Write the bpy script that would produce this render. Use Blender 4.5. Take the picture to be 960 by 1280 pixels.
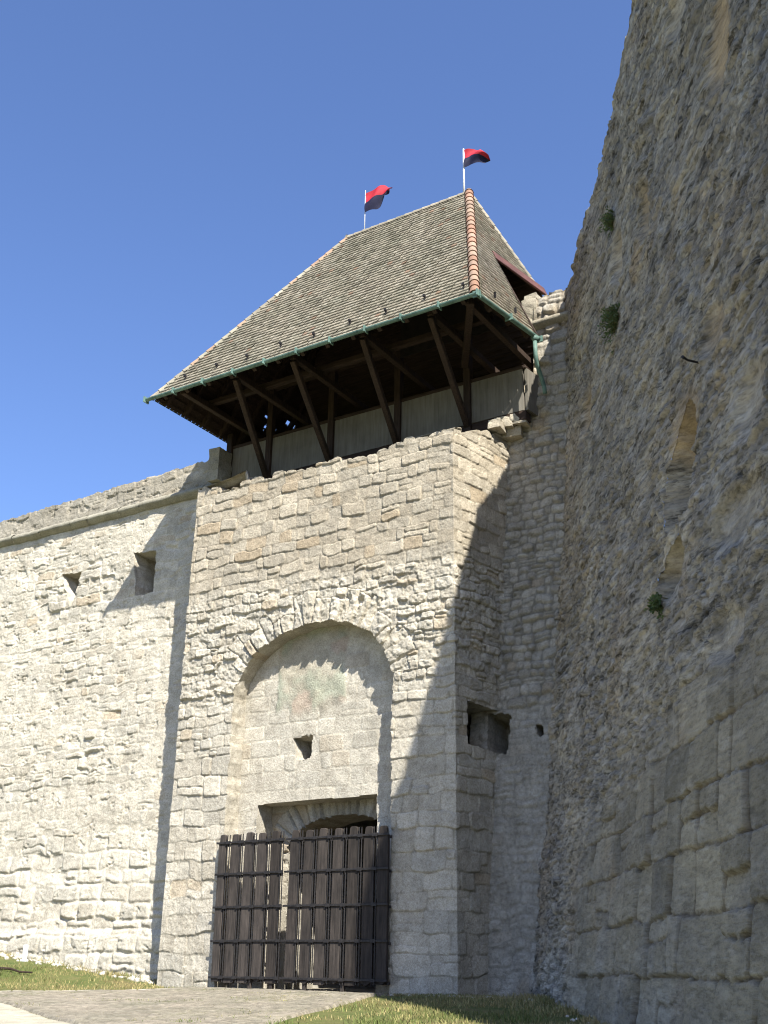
import bpy, bmesh, math, random
import numpy as np
from mathutils import Vector, Matrix

S = bpy.context.scene
for o in list(bpy.data.objects):
    bpy.data.objects.remove(o)
COL = S.collection
RND = random.Random(7)
R = math.radians

# ------------------------------------------------------------------ camera
PITCH, ROLL, HEAD = R(22.15), R(0.94), R(32.6)
CAM = Vector((12.04, -21.91, 0.39))
fh = Vector((-math.sin(HEAD), math.cos(HEAD), 0)); rh = Vector((math.cos(HEAD), math.sin(HEAD), 0)); zz = Vector((0, 0, 1))
fw = fh * math.cos(PITCH) + zz * math.sin(PITCH); up0 = zz * math.cos(PITCH) - fh * math.sin(PITCH)
rt = rh * math.cos(ROLL) + up0 * math.sin(ROLL); up = up0 * math.cos(ROLL) - rh * math.sin(ROLL)
cd = bpy.data.cameras.new('camera'); co = bpy.data.objects.new('camera', cd); COL.objects.link(co)
m = Matrix((rt, up, -fw)).transposed().to_4x4(); m.translation = CAM
co.matrix_world = m
cd.sensor_fit = 'VERTICAL'; cd.sensor_height = 36; cd.lens = 36 * 1412 / 1280
cd.clip_start = 0.1; cd.clip_end = 3000
S.camera = co

# ------------------------------------------------------------------ light
SUN = Vector((1.28, -1.0, 1.65)).normalized()          # towards the sun
elev = math.asin(SUN.z); azim = math.atan2(SUN.x, SUN.y)
W = bpy.data.worlds.new('World'); S.world = W; W.use_nodes = True
nt = W.node_tree; bg = nt.nodes['Background']
sky = nt.nodes.new('ShaderNodeTexSky'); sky.sky_type = 'NISHITA'; sky.sun_disc = False
sky.sun_elevation = elev; sky.sun_rotation = azim
sky.altitude = 200; sky.air_density = 1.0; sky.dust_density = 1.6; sky.ozone_density = 3.0
tint = nt.nodes.new('ShaderNodeMix'); tint.data_type = 'RGBA'; tint.blend_type = 'MULTIPLY'; tint.inputs[0].default_value = 1.0; tint.inputs[7].default_value = (.86, .95, 1.2, 1)
nt.links.new(sky.outputs[0], tint.inputs[6]); nt.links.new(tint.outputs[2], bg.inputs[0]); bg.inputs[1].default_value = 0.092
sl = bpy.data.lights.new('sun', 'SUN'); sl.energy = 5.0; sl.angle = R(0.5); sl.color = (1.0, 0.965, 0.90)
so = bpy.data.objects.new('sun', sl); COL.objects.link(so)
so.rotation_euler = SUN.to_track_quat('Z', 'Y').to_euler()
S.view_settings.view_transform = 'Standard'; S.view_settings.look = 'None'
S.view_settings.exposure = 1.16; S.view_settings.gamma = 1.0; S.view_settings.use_curve_mapping = False
S.render.engine = 'CYCLES'
S.cycles.filter_width = 1.1; S.cycles.max_bounces = 6; S.cycles.diffuse_bounces = 4
try:
    S.cycles.use_denoising = True; S.cycles.denoising_input_passes = 'RGB_ALBEDO_NORMAL'; S.cycles.denoising_prefilter = 'ACCURATE'
except Exception:
    pass

# ------------------------------------------------------------------ scene bookkeeping
def tag(o, label=None, cat=None, group=None, kind=None):
    if label: o['label'] = label
    if cat: o['category'] = cat
    if group: o['group'] = group
    if kind: o['kind'] = kind
    return o
def empty(name, loc=(0, 0, 0)):
    o = bpy.data.objects.new(name, None); COL.objects.link(o); o.location = loc; o.empty_display_size = 0.3
    return o
def link(name, me, mat=None, parent=None, world=True):
    o = bpy.data.objects.new(name, me); COL.objects.link(o)
    if mat is not None and not me.materials: me.materials.append(mat)
    if parent is not None:
        o.parent = parent
        if world:
            off = Vector((0, 0, 0)); p = parent
            while p is not None:
                off += p.location; p = p.parent
            o.location = -off
    return o

# ------------------------------------------------------------------ numpy helpers
def hsh(i, j, s):
    i = np.asarray(i).astype(np.int64); j = np.asarray(j).astype(np.int64)
    x = (i * 374761393 + j * 668265263 + int(s) * 2147483647 + 1013904223) & 0xFFFFFFFF
    x = ((x ^ (x >> 13)) * 1274126177) & 0xFFFFFFFF
    x = ((x ^ (x >> 16)) * 2246822519) & 0xFFFFFFFF
    x = x ^ (x >> 15)
    return (x & 0xFFFFFF) / float(0xFFFFFF)
def vn(x, y, s=0):
    xi = np.floor(x); yi = np.floor(y); fx = x - xi; fy = y - yi
    fx = fx * fx * fx * (fx * (fx * 6 - 15) + 10); fy = fy * fy * fy * (fy * (fy * 6 - 15) + 10)
    a = hsh(xi, yi, s); b = hsh(xi + 1, yi, s); c = hsh(xi, yi + 1, s); d = hsh(xi + 1, yi + 1, s)
    return (a + (b - a) * fx + (c - a) * fy + (a - b - c + d) * fx * fy) * 2 - 1
def fbm(x, y, s=0, o=4, g=0.5):
    t = 0; a = 1.0; n = 0
    for k in range(o):
        t = t + a * vn(x * 2 ** k + 17.3 * k, y * 2 ** k - 9.1 * k, s + k); n += a; a *= g
    return t / n
def sst(a, b, x):
    t = np.clip((x - a) / (b - a), 0, 1); return t * t * (3 - 2 * t)
def mix(a, b, t):
    return a + (b - a) * t
def rows_list(seed, v0, v1, hf):
    r = random.Random(seed); L = [v0]
    while L[-1] < v1:
        a, b = hf(L[-1]); L.append(L[-1] + r.uniform(a, b))
    return np.array(L)
def courses(u, v, seed, rows, wf, split=0.25, wob=0.05, jit=0.75):
    """coursed stones -> distance to the joint, stone random numbers, local coords"""
    u2 = u + wob * 0.6 * fbm(u * 1.7, v * 1.7, seed + 5, 3)
    v2 = v + wob * fbm(u * 0.9, v * 0.9, seed + 6, 3) + wob * 0.5 * vn(u * 3.1, v * 3.1, seed + 7)
    k = np.clip(np.searchsorted(rows, v2) - 1, 0, len(rows) - 2)
    r0 = rows[k]; r1 = rows[k + 1]
    wrow = np.array([wf(z) for z in rows]); w = wrow[k] * (0.8 + 0.5 * hsh(k, 0, seed + 11))
    x = u2 / w + hsh(k, 1, seed + 12) * 10
    i = np.floor(x)
    L = i + (hsh(i, k, seed + 1) - 0.5) * jit; Rr = i + 1 + (hsh(i + 1, k, seed + 1) - 0.5) * jit
    lo = x < L; hi = x >= Rr
    i = i - lo + hi
    L = (i + (hsh(i, k, seed + 1) - 0.5) * jit) * w; Rr = (i + 1 + (hsh(i + 1, k, seed + 1) - 0.5) * jit) * w
    xx = x * w
    sp = hsh(i, k, seed + 2) < split
    md = r0 + (r1 - r0) * (0.35 + 0.3 * hsh(i, k, seed + 3))
    upper = sp & (v2 > md)
    r0 = np.where(upper, md, r0); r1 = np.where(sp & ~upper, md, r1)
    kk = k * 2 + upper
    sl_ = (hsh(i, kk, seed + 4) - 0.5) * 0.25
    dx = np.minimum(xx - L + sl_ * (v2 - (r0 + r1) / 2), Rr - xx - sl_ * (v2 - (r0 + r1) / 2)); dy = np.minimum(v2 - r0, r1 - v2)
    s = 0.03
    d = -s * np.log(np.exp(-np.clip(dx, -.3, 2) / s) + np.exp(-np.clip(dy, -.3, 2) / s))
    rs = [hsh(i, kk, seed + 20 + q) for q in range(6)]
    return d, rs, xx - (L + Rr) / 2, v2 - (r0 + r1) / 2
def voro(x, y, seed, jit=0.9):
    """distance between nearest and second nearest cell, random of the nearest cell"""
    xi = np.floor(x); yi = np.floor(y)
    f1 = np.full(x.shape, 9.0); f2 = np.full(x.shape, 9.0); ci = np.zeros_like(x); cj = np.zeros_like(x)
    for a in (-1, 0, 1):
        for b in (-1, 0, 1):
            px = xi + a + .5 + (hsh(xi + a, yi + b, seed) - .5) * jit; py = yi + b + .5 + (hsh(xi + a, yi + b, seed + 1) - .5) * jit
            d = np.hypot(x - px, y - py)
            n = d < f1
            f2 = np.where(n, f1, np.minimum(f2, d)); ci = np.where(n, xi + a, ci); cj = np.where(n, yi + b, cj); f1 = np.where(n, d, f1)
    return f2 - f1, [hsh(ci, cj, seed + 5 + q) for q in range(4)], f1
def polydist(poly, U, V):
    """signed distance (negative inside), nearest point and arc length along a closed polygon"""
    P = np.asarray(poly); Q = np.roll(P, -1, 0); D = Q - P; Ls = np.hypot(D[:, 0], D[:, 1]); acc = np.concatenate([[0], np.cumsum(Ls)[:-1]])
    n = len(U); sd = np.empty(n); nx = np.empty(n); ny = np.empty(n); sl2 = np.empty(n)
    for c in range(0, n, 8000):
        u = U[c:c + 8000, None]; v = V[c:c + 8000, None]
        t = np.clip(((u - P[:, 0]) * D[:, 0] + (v - P[:, 1]) * D[:, 1]) / (Ls ** 2 + 1e-12), 0, 1)
        qx = P[:, 0] + t * D[:, 0]; qy = P[:, 1] + t * D[:, 1]
        d = np.hypot(u - qx, v - qy); b = d.argmin(1); ar = np.arange(len(b))
        cr = ((P[:, 1] > v) != (Q[:, 1] > v)) & (u < D[:, 0] * (v - P[:, 1]) / (D[:, 1] + 1e-12) + P[:, 0])
        ins = cr.sum(1) % 2 == 1
        sd[c:c + 8000] = np.where(ins, -d[ar, b], d[ar, b]); nx[c:c + 8000] = qx[ar, b]; ny[c:c + 8000] = qy[ar, b]
        sl2[c:c + 8000] = acc[b] + t[ar, b] * Ls[b]
    return sd, nx, ny, sl2
def polyn_near(poly, U, V, pad):
    P = np.asarray(poly)
    box = (U > P[:, 0].min() - pad) & (U < P[:, 0].max() + pad) & (V > P[:, 1].min() - pad) & (V < P[:, 1].max() + pad)
    sd = np.full(U.shape, 99.0); nx = U.copy(); ny = V.copy(); s = np.zeros_like(U)
    if box.any():
        a, b, c, d = polydist(poly, U[box], V[box]); sd[box] = a; nx[box] = b; ny[box] = c; s[box] = d
    return sd, nx, ny, s
def densify(pts, step, jit=0.0, seed=0, closed=True):
    out = []; r = random.Random(seed); n = len(pts)
    for i in range(n if closed else n - 1):
        a = Vector(pts[i]); b = Vector(pts[(i + 1) % n]); k = max(1, int((b - a).length / step)); nn = Vector((-(b - a).y, (b - a).x)).normalized()
        for q in range(k):
            p = a.lerp(b, q / k) + nn * r.uniform(-jit, jit); out.append((p.x, p.y))
    return out
def mesh_np(name, V, F, col=None, smooth=True, mats=None):
    me = bpy.data.meshes.new(name); V = np.asarray(V, np.float32); F = np.asarray(F, np.int32)
    me.vertices.add(len(V)); me.vertices.foreach_set('co', V.ravel())
    me.loops.add(F.size); me.loops.foreach_set('vertex_index', F.ravel())
    me.polygons.add(len(F)); me.polygons.foreach_set('loop_start', np.arange(0, F.size, F.shape[1], dtype=np.int32))
    me.update(calc_edges=True)
    if smooth: me.polygons.foreach_set('use_smooth', np.ones(len(F), bool))
    if col is not None:
        a = me.attributes.new('Col', 'FLOAT_COLOR', 'POINT'); c = np.ones((len(V), 4), np.float32); c[:, :3] = col; a.data.foreach_set('color', c.ravel())
    me.validate()
    return me
def wall(name, us, vs, base, hfun, mat, parent, holes=(), vtop=None, cap=None, rough_fn=None):
    """a height field of stones over the surface base(u,v)->(P,N); holes = [(polygon, depth, bevel)] are cut out and get real reveals"""
    us = np.asarray(us, float); vs = np.asarray(vs, float); nu, nv = len(us), len(vs)
    U, V = np.meshgrid(us, vs, indexing='ij'); U = U.ravel().copy(); V = V.ravel().copy()
    if vtop is not None: V = np.minimum(V, vtop(U))
    inside = np.zeros(U.shape, bool)
    du = np.median(np.diff(us))
    for h in holes:
        sd, nx, ny, s = polyn_near(h[0], U, V, 0.3)
        sn = np.abs(sd) < du * 0.72
        U = np.where(sn, nx, U); V = np.where(sn, ny, V)
        inside |= sd < du * 0.01
    P, N = base(U, V); h, c = hfun(U, V); P = P + N * h[:, None]
    idx = np.arange(nu * nv).reshape(nu, nv)
    F = np.stack([idx[:-1, :-1], idx[1:, :-1], idx[1:, 1:], idx[:-1, 1:]], -1).reshape(-1, 4)
    keep = ~(inside[F].all(1)) & ~((np.abs(V[F[:, 0]] - V[F[:, 3]]) < 1e-5) & (np.abs(V[F[:, 1]] - V[F[:, 2]]) < 1e-5))
    F = F[keep]
    VV = [P]; CC = [c]; FF = [F]; n = len(P)
    for hh in holes:
        poly, depth, bev = hh[0], hh[1], hh[2]
        pts = np.array(densify(list(poly), du * 1.2)); u = pts[:, 0]; v = pts[:, 1]; mcount = len(u)
        Pb, Nb = base(u, v); hb, cb = hfun(u, v); cu, cv = u.mean(), v.mean()
        ds = np.linspace(0, 1, max(3, int(depth / 0.05)))
        for kk, d in enumerate(ds):
            rough = fbm(np.arange(mcount) * 0.12, np.full(mcount, d * depth * 7), 91, 3) * 0.035 * min(1, kk)
            uu = u + (cu - u) * (bev[0] * d) + rough; v2 = v + (cv - v) * (bev[1] * d) + rough
            Pk, Nk = base(uu, v2)
            VV.append(Pk + Nk * (hb * (1 - min(1, d * 3)) - d * depth)[:, None]); CC.append(cb * (0.92 + 0.1 * fbm(u * 3, v * 3 + d * 5, 4, 2))[:, None])
            if kk:
                a = np.arange(mcount); b = (a + 1) % mcount; o0 = n + (kk - 1) * mcount; o1 = n + kk * mcount
                FF.append(np.stack([o0 + a, o0 + b, o1 + b, o1 + a], -1))
        n += mcount * len(ds)
        if len(hh) > 3 and hh[3]:                               # closed at the back
            Pk = VV[-1].mean(0, keepdims=True); VV.append(Pk); CC.append(CC[-1].mean(0, keepdims=True))
            a = np.arange(mcount); o1 = n - mcount
            FF.append(np.stack([o1 + a, o1 + (a + 1) % mcount, np.full(mcount, n), np.full(mcount, n)], -1)); n += 1
    if cap is not None:                                         # cap: (thickness, drop) over the top edge
        th, drop = cap; ut = us; vt = vtop(us); Pt, Nt = base(ut, vt); ht, ct = hfun(ut, vt); k = 9
        for q in range(k):
            d = q / (k - 1); nz = fbm(ut * 5, np.full(nu, d * th * 5), 55, 3) * 0.05 * (q > 0)
            p = Pt + Nt * (ht * (1 - d) - d * th)[:, None]; p[:, 2] += nz + (-drop * d if q < k - 1 else -0.5)
            VV.append(p); CC.append(ct * 0.95)
            if q:
                a = np.arange(nu - 1); o0 = n + (q - 1) * nu; o1 = n + q * nu
                FF.append(np.stack([o0 + a, o0 + a + 1, o1 + a + 1, o1 + a], -1))
        n += nu * k
    Vx = np.concatenate(VV); Cx = np.clip(np.concatenate(CC), 0.01, 0.9); Fx = np.concatenate(FF)
    tri = Fx[:, 2] == Fx[:, 3]
    if tri.any():
        extra = Fx[tri].copy(); Fx = Fx[~tri]
        # fan triangles become quads through a midpoint vertex
        mid = (Vx[extra[:, 0]] + Vx[extra[:, 1]]) / 2; mi = len(Vx) + np.arange(len(extra)); Vx = np.concatenate([Vx, mid]); Cx = np.concatenate([Cx, (Cx[extra[:, 0]] + Cx[extra[:, 1]]) / 2])
        Fx = np.concatenate([Fx, np.stack([extra[:, 0], mi, extra[:, 1], extra[:, 2]], -1)])
    me = mesh_np(name, Vx, Fx, Cx)
    if rough_fn is not None:
        at = me.attributes.new('Rough', 'FLOAT', 'POINT'); at.data.foreach_set('value', np.asarray(rough_fn(Vx), np.float32))
    return link(name, me, mat, parent)

# ------------------------------------------------------------------ materials
def nodes(name):
    m = bpy.data.materials.new(name); m.use_nodes = True; t = m.node_tree
    b = t.nodes['Principled BSDF']; b.inputs['Specular IOR Level'].default_value = 0.25
    return m, t, b
def N(t, typ, **kw):
    n = t.nodes.new(typ)
    for k, v in kw.items():
        if hasattr(n, k): setattr(n, k, v)
        else: n.inputs[k].default_value = v
    return n
def coords(t): return N(t, 'ShaderNodeTexCoord').outputs['Object']
def noise(t, vec, scale, detail=5, rough=.6):
    n = N(t, 'ShaderNodeTexNoise'); n.inputs['Scale'].default_value = scale; n.inputs['Detail'].default_value = detail; n.inputs['Roughness'].default_value = rough
    t.links.new(vec, n.inputs['Vector']); return n.outputs['Fac']
def ramp(t, fac, stops):
    r = N(t, 'ShaderNodeValToRGB'); e = r.color_ramp.elements
    while len(e) < len(stops): e.new(0.5)
    for k, (p, c) in enumerate(stops): e[k].position = p; e[k].color = (c[0], c[1], c[2], 1)
    t.links.new(fac, r.inputs[0]); return r.outputs[0]
def mixc(t, a, b, fac, mode='MIX'):
    n = N(t, 'ShaderNodeMix'); n.data_type = 'RGBA'; n.blend_type = mode
    for inp, v in ((n.inputs[0], fac), (n.inputs[6], a), (n.inputs[7], b)):
        if isinstance(v, (int, float)): inp.default_value = v
        elif isinstance(v, tuple): inp.default_value = (*v, 1)
        else: t.links.new(v, inp)
    return n.outputs[2]
def bump(t, b, hgt, dist, strength=1.0):
    n = N(t, 'ShaderNodeBump'); n.inputs['Strength'].default_value = strength; n.inputs['Distance'].default_value = dist
    t.links.new(hgt, n.inputs['Height']); t.links.new(n.outputs[0], b.inputs['Normal'])
def stone_mat(name, dist=0.02, scale=22):
    m, t, b = nodes(name); v = coords(t)
    at = N(t, 'ShaderNodeAttribute'); at.attribute_name = 'Col'
    n1 = noise(t, v, 3.0, 6, .65); n2 = noise(t, v, scale, 6, .7); n3 = noise(t, v, 70, 3, .6)
    c = mixc(t, at.outputs['Color'], ramp(t, n1, [(.3, (.72, .70, .66)), (.7, (1.12, 1.1, 1.06))]), 1.0, 'MULTIPLY')
    c = mixc(t, c, ramp(t, n2, [(.32, (.72, .7, .67)), (.55, (1, 1, 1)), (.75, (1.1, 1.09, 1.06))]), 1.0, 'MULTIPLY')
    c = mixc(t, c, ramp(t, n3, [(.36, (.66, .64, .62)), (.50, (1, 1, 1))]), 1.0, 'MULTIPLY')
    t.links.new(c, b.inputs['Base Color']); b.inputs['Roughness'].default_value = .95; b.inputs['Specular IOR Level'].default_value = 0.1
    ad = N(t, 'ShaderNodeMath'); ad.operation = 'MULTIPLY_ADD'; t.links.new(n3, ad.inputs[0]); ad.inputs[1].default_value = .35; t.links.new(n2, ad.inputs[2])
    bump(t, b, ad.outputs[0], dist)
    return m
M_STONE = stone_mat('limestone', .022)
M_ROUGH = stone_mat('weathered stone', .035, 14)
def strata_mat(name, ang):
    m, t, b = nodes(name); v = coords(t); at = N(t, 'ShaderNodeAttribute'); at.attribute_name = 'Col'; am = N(t, 'ShaderNodeAttribute'); am.attribute_name = 'Rough'
    r0 = N(t, 'ShaderNodeMapping'); r0.inputs['Rotation'].default_value = (0, 0, ang); t.links.new(v, r0.inputs['Vector'])
    def aniso(sx, sz, det, ro):
        mp = N(t, 'ShaderNodeMapping'); mp.inputs['Scale'].default_value = (sx, sx, sz); t.links.new(r0.outputs[0], mp.inputs['Vector']); return noise(t, mp.outputs[0], 1.0, det, ro)
    a = aniso(1.5, 6.5, 9, .72); f = aniso(5, 20, 6, .7); g = noise(t, v, .55, 5, .6); p = noise(t, v, 38, 4, .65); k = aniso(2.6, 9, 6, .66)
    rough = mixc(t, ramp(t, a, [(.37, (.30, .29, .27)), (.455, (.92, .91, .89)), (.56, (1, 1, 1)), (.66, (1.3, 1.28, 1.24))]), ramp(t, f, [(.36, (.5, .49, .47)), (.48, (1, 1, 1)), (.66, (1.22, 1.2, 1.16))]), 1, 'MULTIPLY')  # dark streaks: pits and dirt, with crevice shade painted into the colour
    rough = mixc(t, rough, ramp(t, k, [(.36, (.45, .45, .45)), (.44, (1, 1, 1))]), .8, 'MULTIPLY')
    fine = mixc(t, ramp(t, f, [(.3, (.82, .81, .79)), (.6, (1.08, 1.07, 1.05))]), ramp(t, p, [(.34, (.7, .69, .67)), (.5, (1, 1, 1))]), 1, 'MULTIPLY')
    c = mixc(t, at.outputs['Color'], mixc(t, fine, rough, am.outputs['Fac']), 1, 'MULTIPLY')
    c = mixc(t, c, ramp(t, g, [(.36, (.78, .78, .8)), (.62, (1.1, 1.08, 1.04))]), 1, 'MULTIPLY')
    t.links.new(c, b.inputs['Base Color']); b.inputs['Roughness'].default_value = .95; b.inputs['Specular IOR Level'].default_value = .1
    ad = N(t, 'ShaderNodeMath'); ad.operation = 'MULTIPLY_ADD'; t.links.new(f, ad.inputs[0]); ad.inputs[1].default_value = .4; t.links.new(a, ad.inputs[2])
    ml = N(t, 'ShaderNodeMath'); ml.operation = 'MULTIPLY'; t.links.new(ad.outputs[0], ml.inputs[0])
    mx = N(t, 'ShaderNodeMath'); mx.operation = 'MULTIPLY_ADD'; t.links.new(am.outputs['Fac'], mx.inputs[0]); mx.inputs[1].default_value = .8; mx.inputs[2].default_value = .2; t.links.new(mx.outputs[0], ml.inputs[1])
    bump(t, b, ml.outputs[0], .09)
    return m
M_BAST = strata_mat('eroded bastion stone', math.atan2(.824, .567))
def wood_mat(name, c0, c1, along='Z', rough=.8):
    m, t, b = nodes(name); v = coords(t); mp = N(t, 'ShaderNodeMapping')
    sc = {'Z': (14, 14, 1.2), 'X': (1.2, 14, 14), 'Y': (14, 1.2, 14)}[along]; mp.inputs['Scale'].default_value = sc
    t.links.new(v, mp.inputs['Vector']); n1 = noise(t, mp.outputs[0], 1.6, 6, .65); n2 = noise(t, v, 2.1, 4)
    c = ramp(t, n1, [(.3, c0), (.72, c1)]); c = mixc(t, c, ramp(t, n2, [(.3, (.75, .75, .75)), (.7, (1.15, 1.12, 1.1))]), 1, 'MULTIPLY')
    t.links.new(c, b.inputs['Base Color']); b.inputs['Roughness'].default_value = rough
    bump(t, b, n1, .012)
    return m
def per_object(m, lo, hi):
    t = m.node_tree; b = t.nodes['Principled BSDF']; src = b.inputs['Base Color'].links[0].from_socket; oi = N(t, 'ShaderNodeObjectInfo')
    t.links.new(mixc(t, src, ramp(t, oi.outputs['Random'], [(0, lo), (1, hi)]), 1, 'MULTIPLY'), b.inputs['Base Color']); return m
M_GATE = wood_mat('dark stained oak', (.018, .0155, .0135), (.062, .053, .046))
per_object(M_GATE, (.75, .72, .68), (1.35, 1.33, 1.3))
M_TIMBER = wood_mat('old brown timber', (.022, .014, .010), (.062, .040, .027))
M_TIMBERX = wood_mat('old brown timber beam', (.022, .014, .010), (.062, .040, .027), 'X')
M_FASCIA = wood_mat('red brown board', (.07, .03, .025), (.13, .06, .05), 'Y')
def flat_mat(name, c, c2, scale=6, rough=.7, metal=0., dist=.004):
    m, t, b = nodes(name); v = coords(t); n = noise(t, v, scale, 6, .65)
    t.links.new(ramp(t, n, [(.3, c), (.7, c2)]), b.inputs['Base Color']); b.inputs['Roughness'].default_value = rough; b.inputs['Metallic'].default_value = metal
    bump(t, b, n, dist); return m
M_PLASTER = None
def plaster():
    m, t, b = nodes('grey boarded plaster'); v = coords(t); mp = N(t, 'ShaderNodeMapping'); mp.inputs['Scale'].default_value = (5, 5, .35); t.links.new(v, mp.inputs['Vector'])
    n = noise(t, mp.outputs[0], 3, 6, .6); n2 = noise(t, v, 1.3, 4)
    c = mixc(t, ramp(t, n, [(.3, (.135, .122, .10)), (.7, (.205, .187, .158))]), ramp(t, n2, [(.3, (.8, .8, .78)), (.7, (1.08, 1.08, 1.05))]), 1, 'MULTIPLY')
    t.links.new(c, b.inputs['Base Color']); b.inputs['Roughness'].default_value = .9; bump(t, b, n, .01); return m
M_PLASTER = plaster()
M_COPPER = flat_mat('green copper', (.055, .10, .082), (.16, .25, .205), 5, .6)
M_IRON = flat_mat('black iron', (.018, .017, .017), (.05, .045, .042), 20, .55, .4)
M_DARK = flat_mat('dark void timber', (.012, .010, .008), (.03, .024, .019), 4, .9)  # near-black timber tone, roof space shade put into the colour
M_POLE = flat_mat('weathered white paint', (.45, .45, .44), (.68, .67, .64), 9, .5)
M_WHITE = flat_mat('white paint', (.62, .62, .6), (.8, .8, .77), 9, .6)
def attr_mat(name, dist=.01, scale=30, rough=.9):
    m, t, b = nodes(name); v = coords(t); at = N(t, 'ShaderNodeAttribute'); at.attribute_name = 'Col'; n = noise(t, v, scale, 5, .65); n2 = noise(t, v, 1.1, 4)
    c = mixc(t, at.outputs['Color'], ramp(t, n, [(.3, (.7, .7, .68)), (.7, (1.18, 1.16, 1.12))]), 1, 'MULTIPLY')
    c = mixc(t, c, ramp(t, n2, [(.35, (.82, .84, .8)), (.65, (1.08, 1.06, 1.04))]), 1, 'MULTIPLY')
    t.links.new(c, b.inputs['Base Color']); b.inputs['Roughness'].default_value = rough; bump(t, b, n, dist); return m
M_TILE = attr_mat('weathered roof tile', .006)
M_COBBLE = attr_mat('worn cobbles', .008, 40)

# ------------------------------------------------------------------ small solid helpers (bmesh)
class MB:
    def __init__(s): s.b = bmesh.new()
    def box(s, c, size, rot=None):
        r = bmesh.ops.create_cube(s.b, size=1.0); M = Matrix.Translation(c) @ (rot.to_4x4() if rot else Matrix()) @ Matrix.Diagonal((*size, 1))
        bmesh.ops.transform(s.b, matrix=M, verts=r['verts']); return s
    def bar(s, a, b, w, h, upv=(0, 0, 1)):
        a = Vector(a); b = Vector(b); d = b - a; z = d.normalized(); y = Vector(upv); x = y.cross(z)
        if x.length < 1e-4: x = Vector((1, 0, 0)).cross(z)
        x.normalize(); y = z.cross(x); rot = Matrix((x, y, z)).transposed()
        return s.box((a + b) / 2, (w, h, d.length), rot)
    def tube(s, pts, r, n=10, r2=None):
        rings = []; pts = [Vector(p) for p in pts]
        for i, p in enumerate(pts):
            d = (pts[min(i + 1, len(pts) - 1)] - pts[max(i - 1, 0)]).normalized(); x = d.orthogonal().normalized() if i == 0 else (x - d * x.dot(d)).normalized(); y = d.cross(x)
            rr = r if r2 is None else r + (r2 - r) * i / (len(pts) - 1)
            rings.append([s.b.verts.new(p + (x * math.cos(2 * math.pi * k / n) + y * math.sin(2 * math.pi * k / n)) * rr) for k in range(n)])
        for a, b in zip(rings, rings[1:]):
            for k in range(n): s.b.faces.new((a[k], a[(k + 1) % n], b[(k + 1) % n], b[k]))
        s.b.faces.new(rings[0][::-1]); s.b.faces.new(rings[-1]); return s
    def build(s, name, mat, parent=None, bevel=0.0, smooth=False):
        if bevel: bmesh.ops.bevel(s.b, geom=list(s.b.edges), offset=bevel, segments=1, affect='EDGES', profile=.5)
        bmesh.ops.recalc_face_normals(s.b, faces=s.b.faces)
        me = bpy.data.meshes.new(name); s.b.to_mesh(me); s.b.free()
        if smooth: me.polygons.foreach_set('use_smooth', [True] * len(me.polygons))
        return link(name, me, mat, parent)

# ------------------------------------------------------------------ ground
def gz(x, y):
    x = np.asarray(x, float); y = np.asarray(y, float)
    z = 0.055 * np.clip(y + 1, -32, 0)
    md = np.clip(-7.6 - x, 0, 10) * .105 * sst(-4.6, .6, y)
    z = z + md - .07 + .03 * fbm(x * .5, y * .5, 3, 3)
    return z
def axis(lo, hi, d, far):
    a = np.arange(lo, hi + d / 2, d); k = []; s = d; x = hi
    while x < far: s *= 1.35; x += s; k.append(x)
    l = []; s = d; x = lo
    while x > -far: s *= 1.35; x -= s; l.append(x)
    return np.array(l[::-1] + list(a) + k)
gx = axis(-24, 18, .25, 900); gy = axis(-27, 4, .25, 900)
X, Y = np.meshgrid(gx, gy, indexing='ij'); idx = np.arange(X.size).reshape(X.shape)
F = np.stack([idx[:-1, :-1], idx[1:, :-1], idx[1:, 1:], idx[:-1, 1:]], -1).reshape(-1, 4)
def ground_mat():
    m, t, b = nodes('dry turf soil'); v = coords(t); n = noise(t, v, .9, 6, .65); n2 = noise(t, v, 14, 5, .7)
    c = ramp(t, n, [(.35, (.16, .135, .06)), (.52, (.115, .13, .04)), (.7, (.07, .10, .025))])
    c = mixc(t, c, ramp(t, n2, [(.3, (.6, .6, .6)), (.7, (1.25, 1.2, 1.1))]), 1, 'MULTIPLY')
    t.links.new(c, b.inputs['Base Color']); b.inputs['Roughness'].default_value = 1; bump(t, b, n2, .04); return m
g = link('ground', mesh_np('ground', np.stack([X.ravel(), Y.ravel(), gz(X, Y).ravel()], -1), F), ground_mat()); tag(g, kind='structure')

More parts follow.
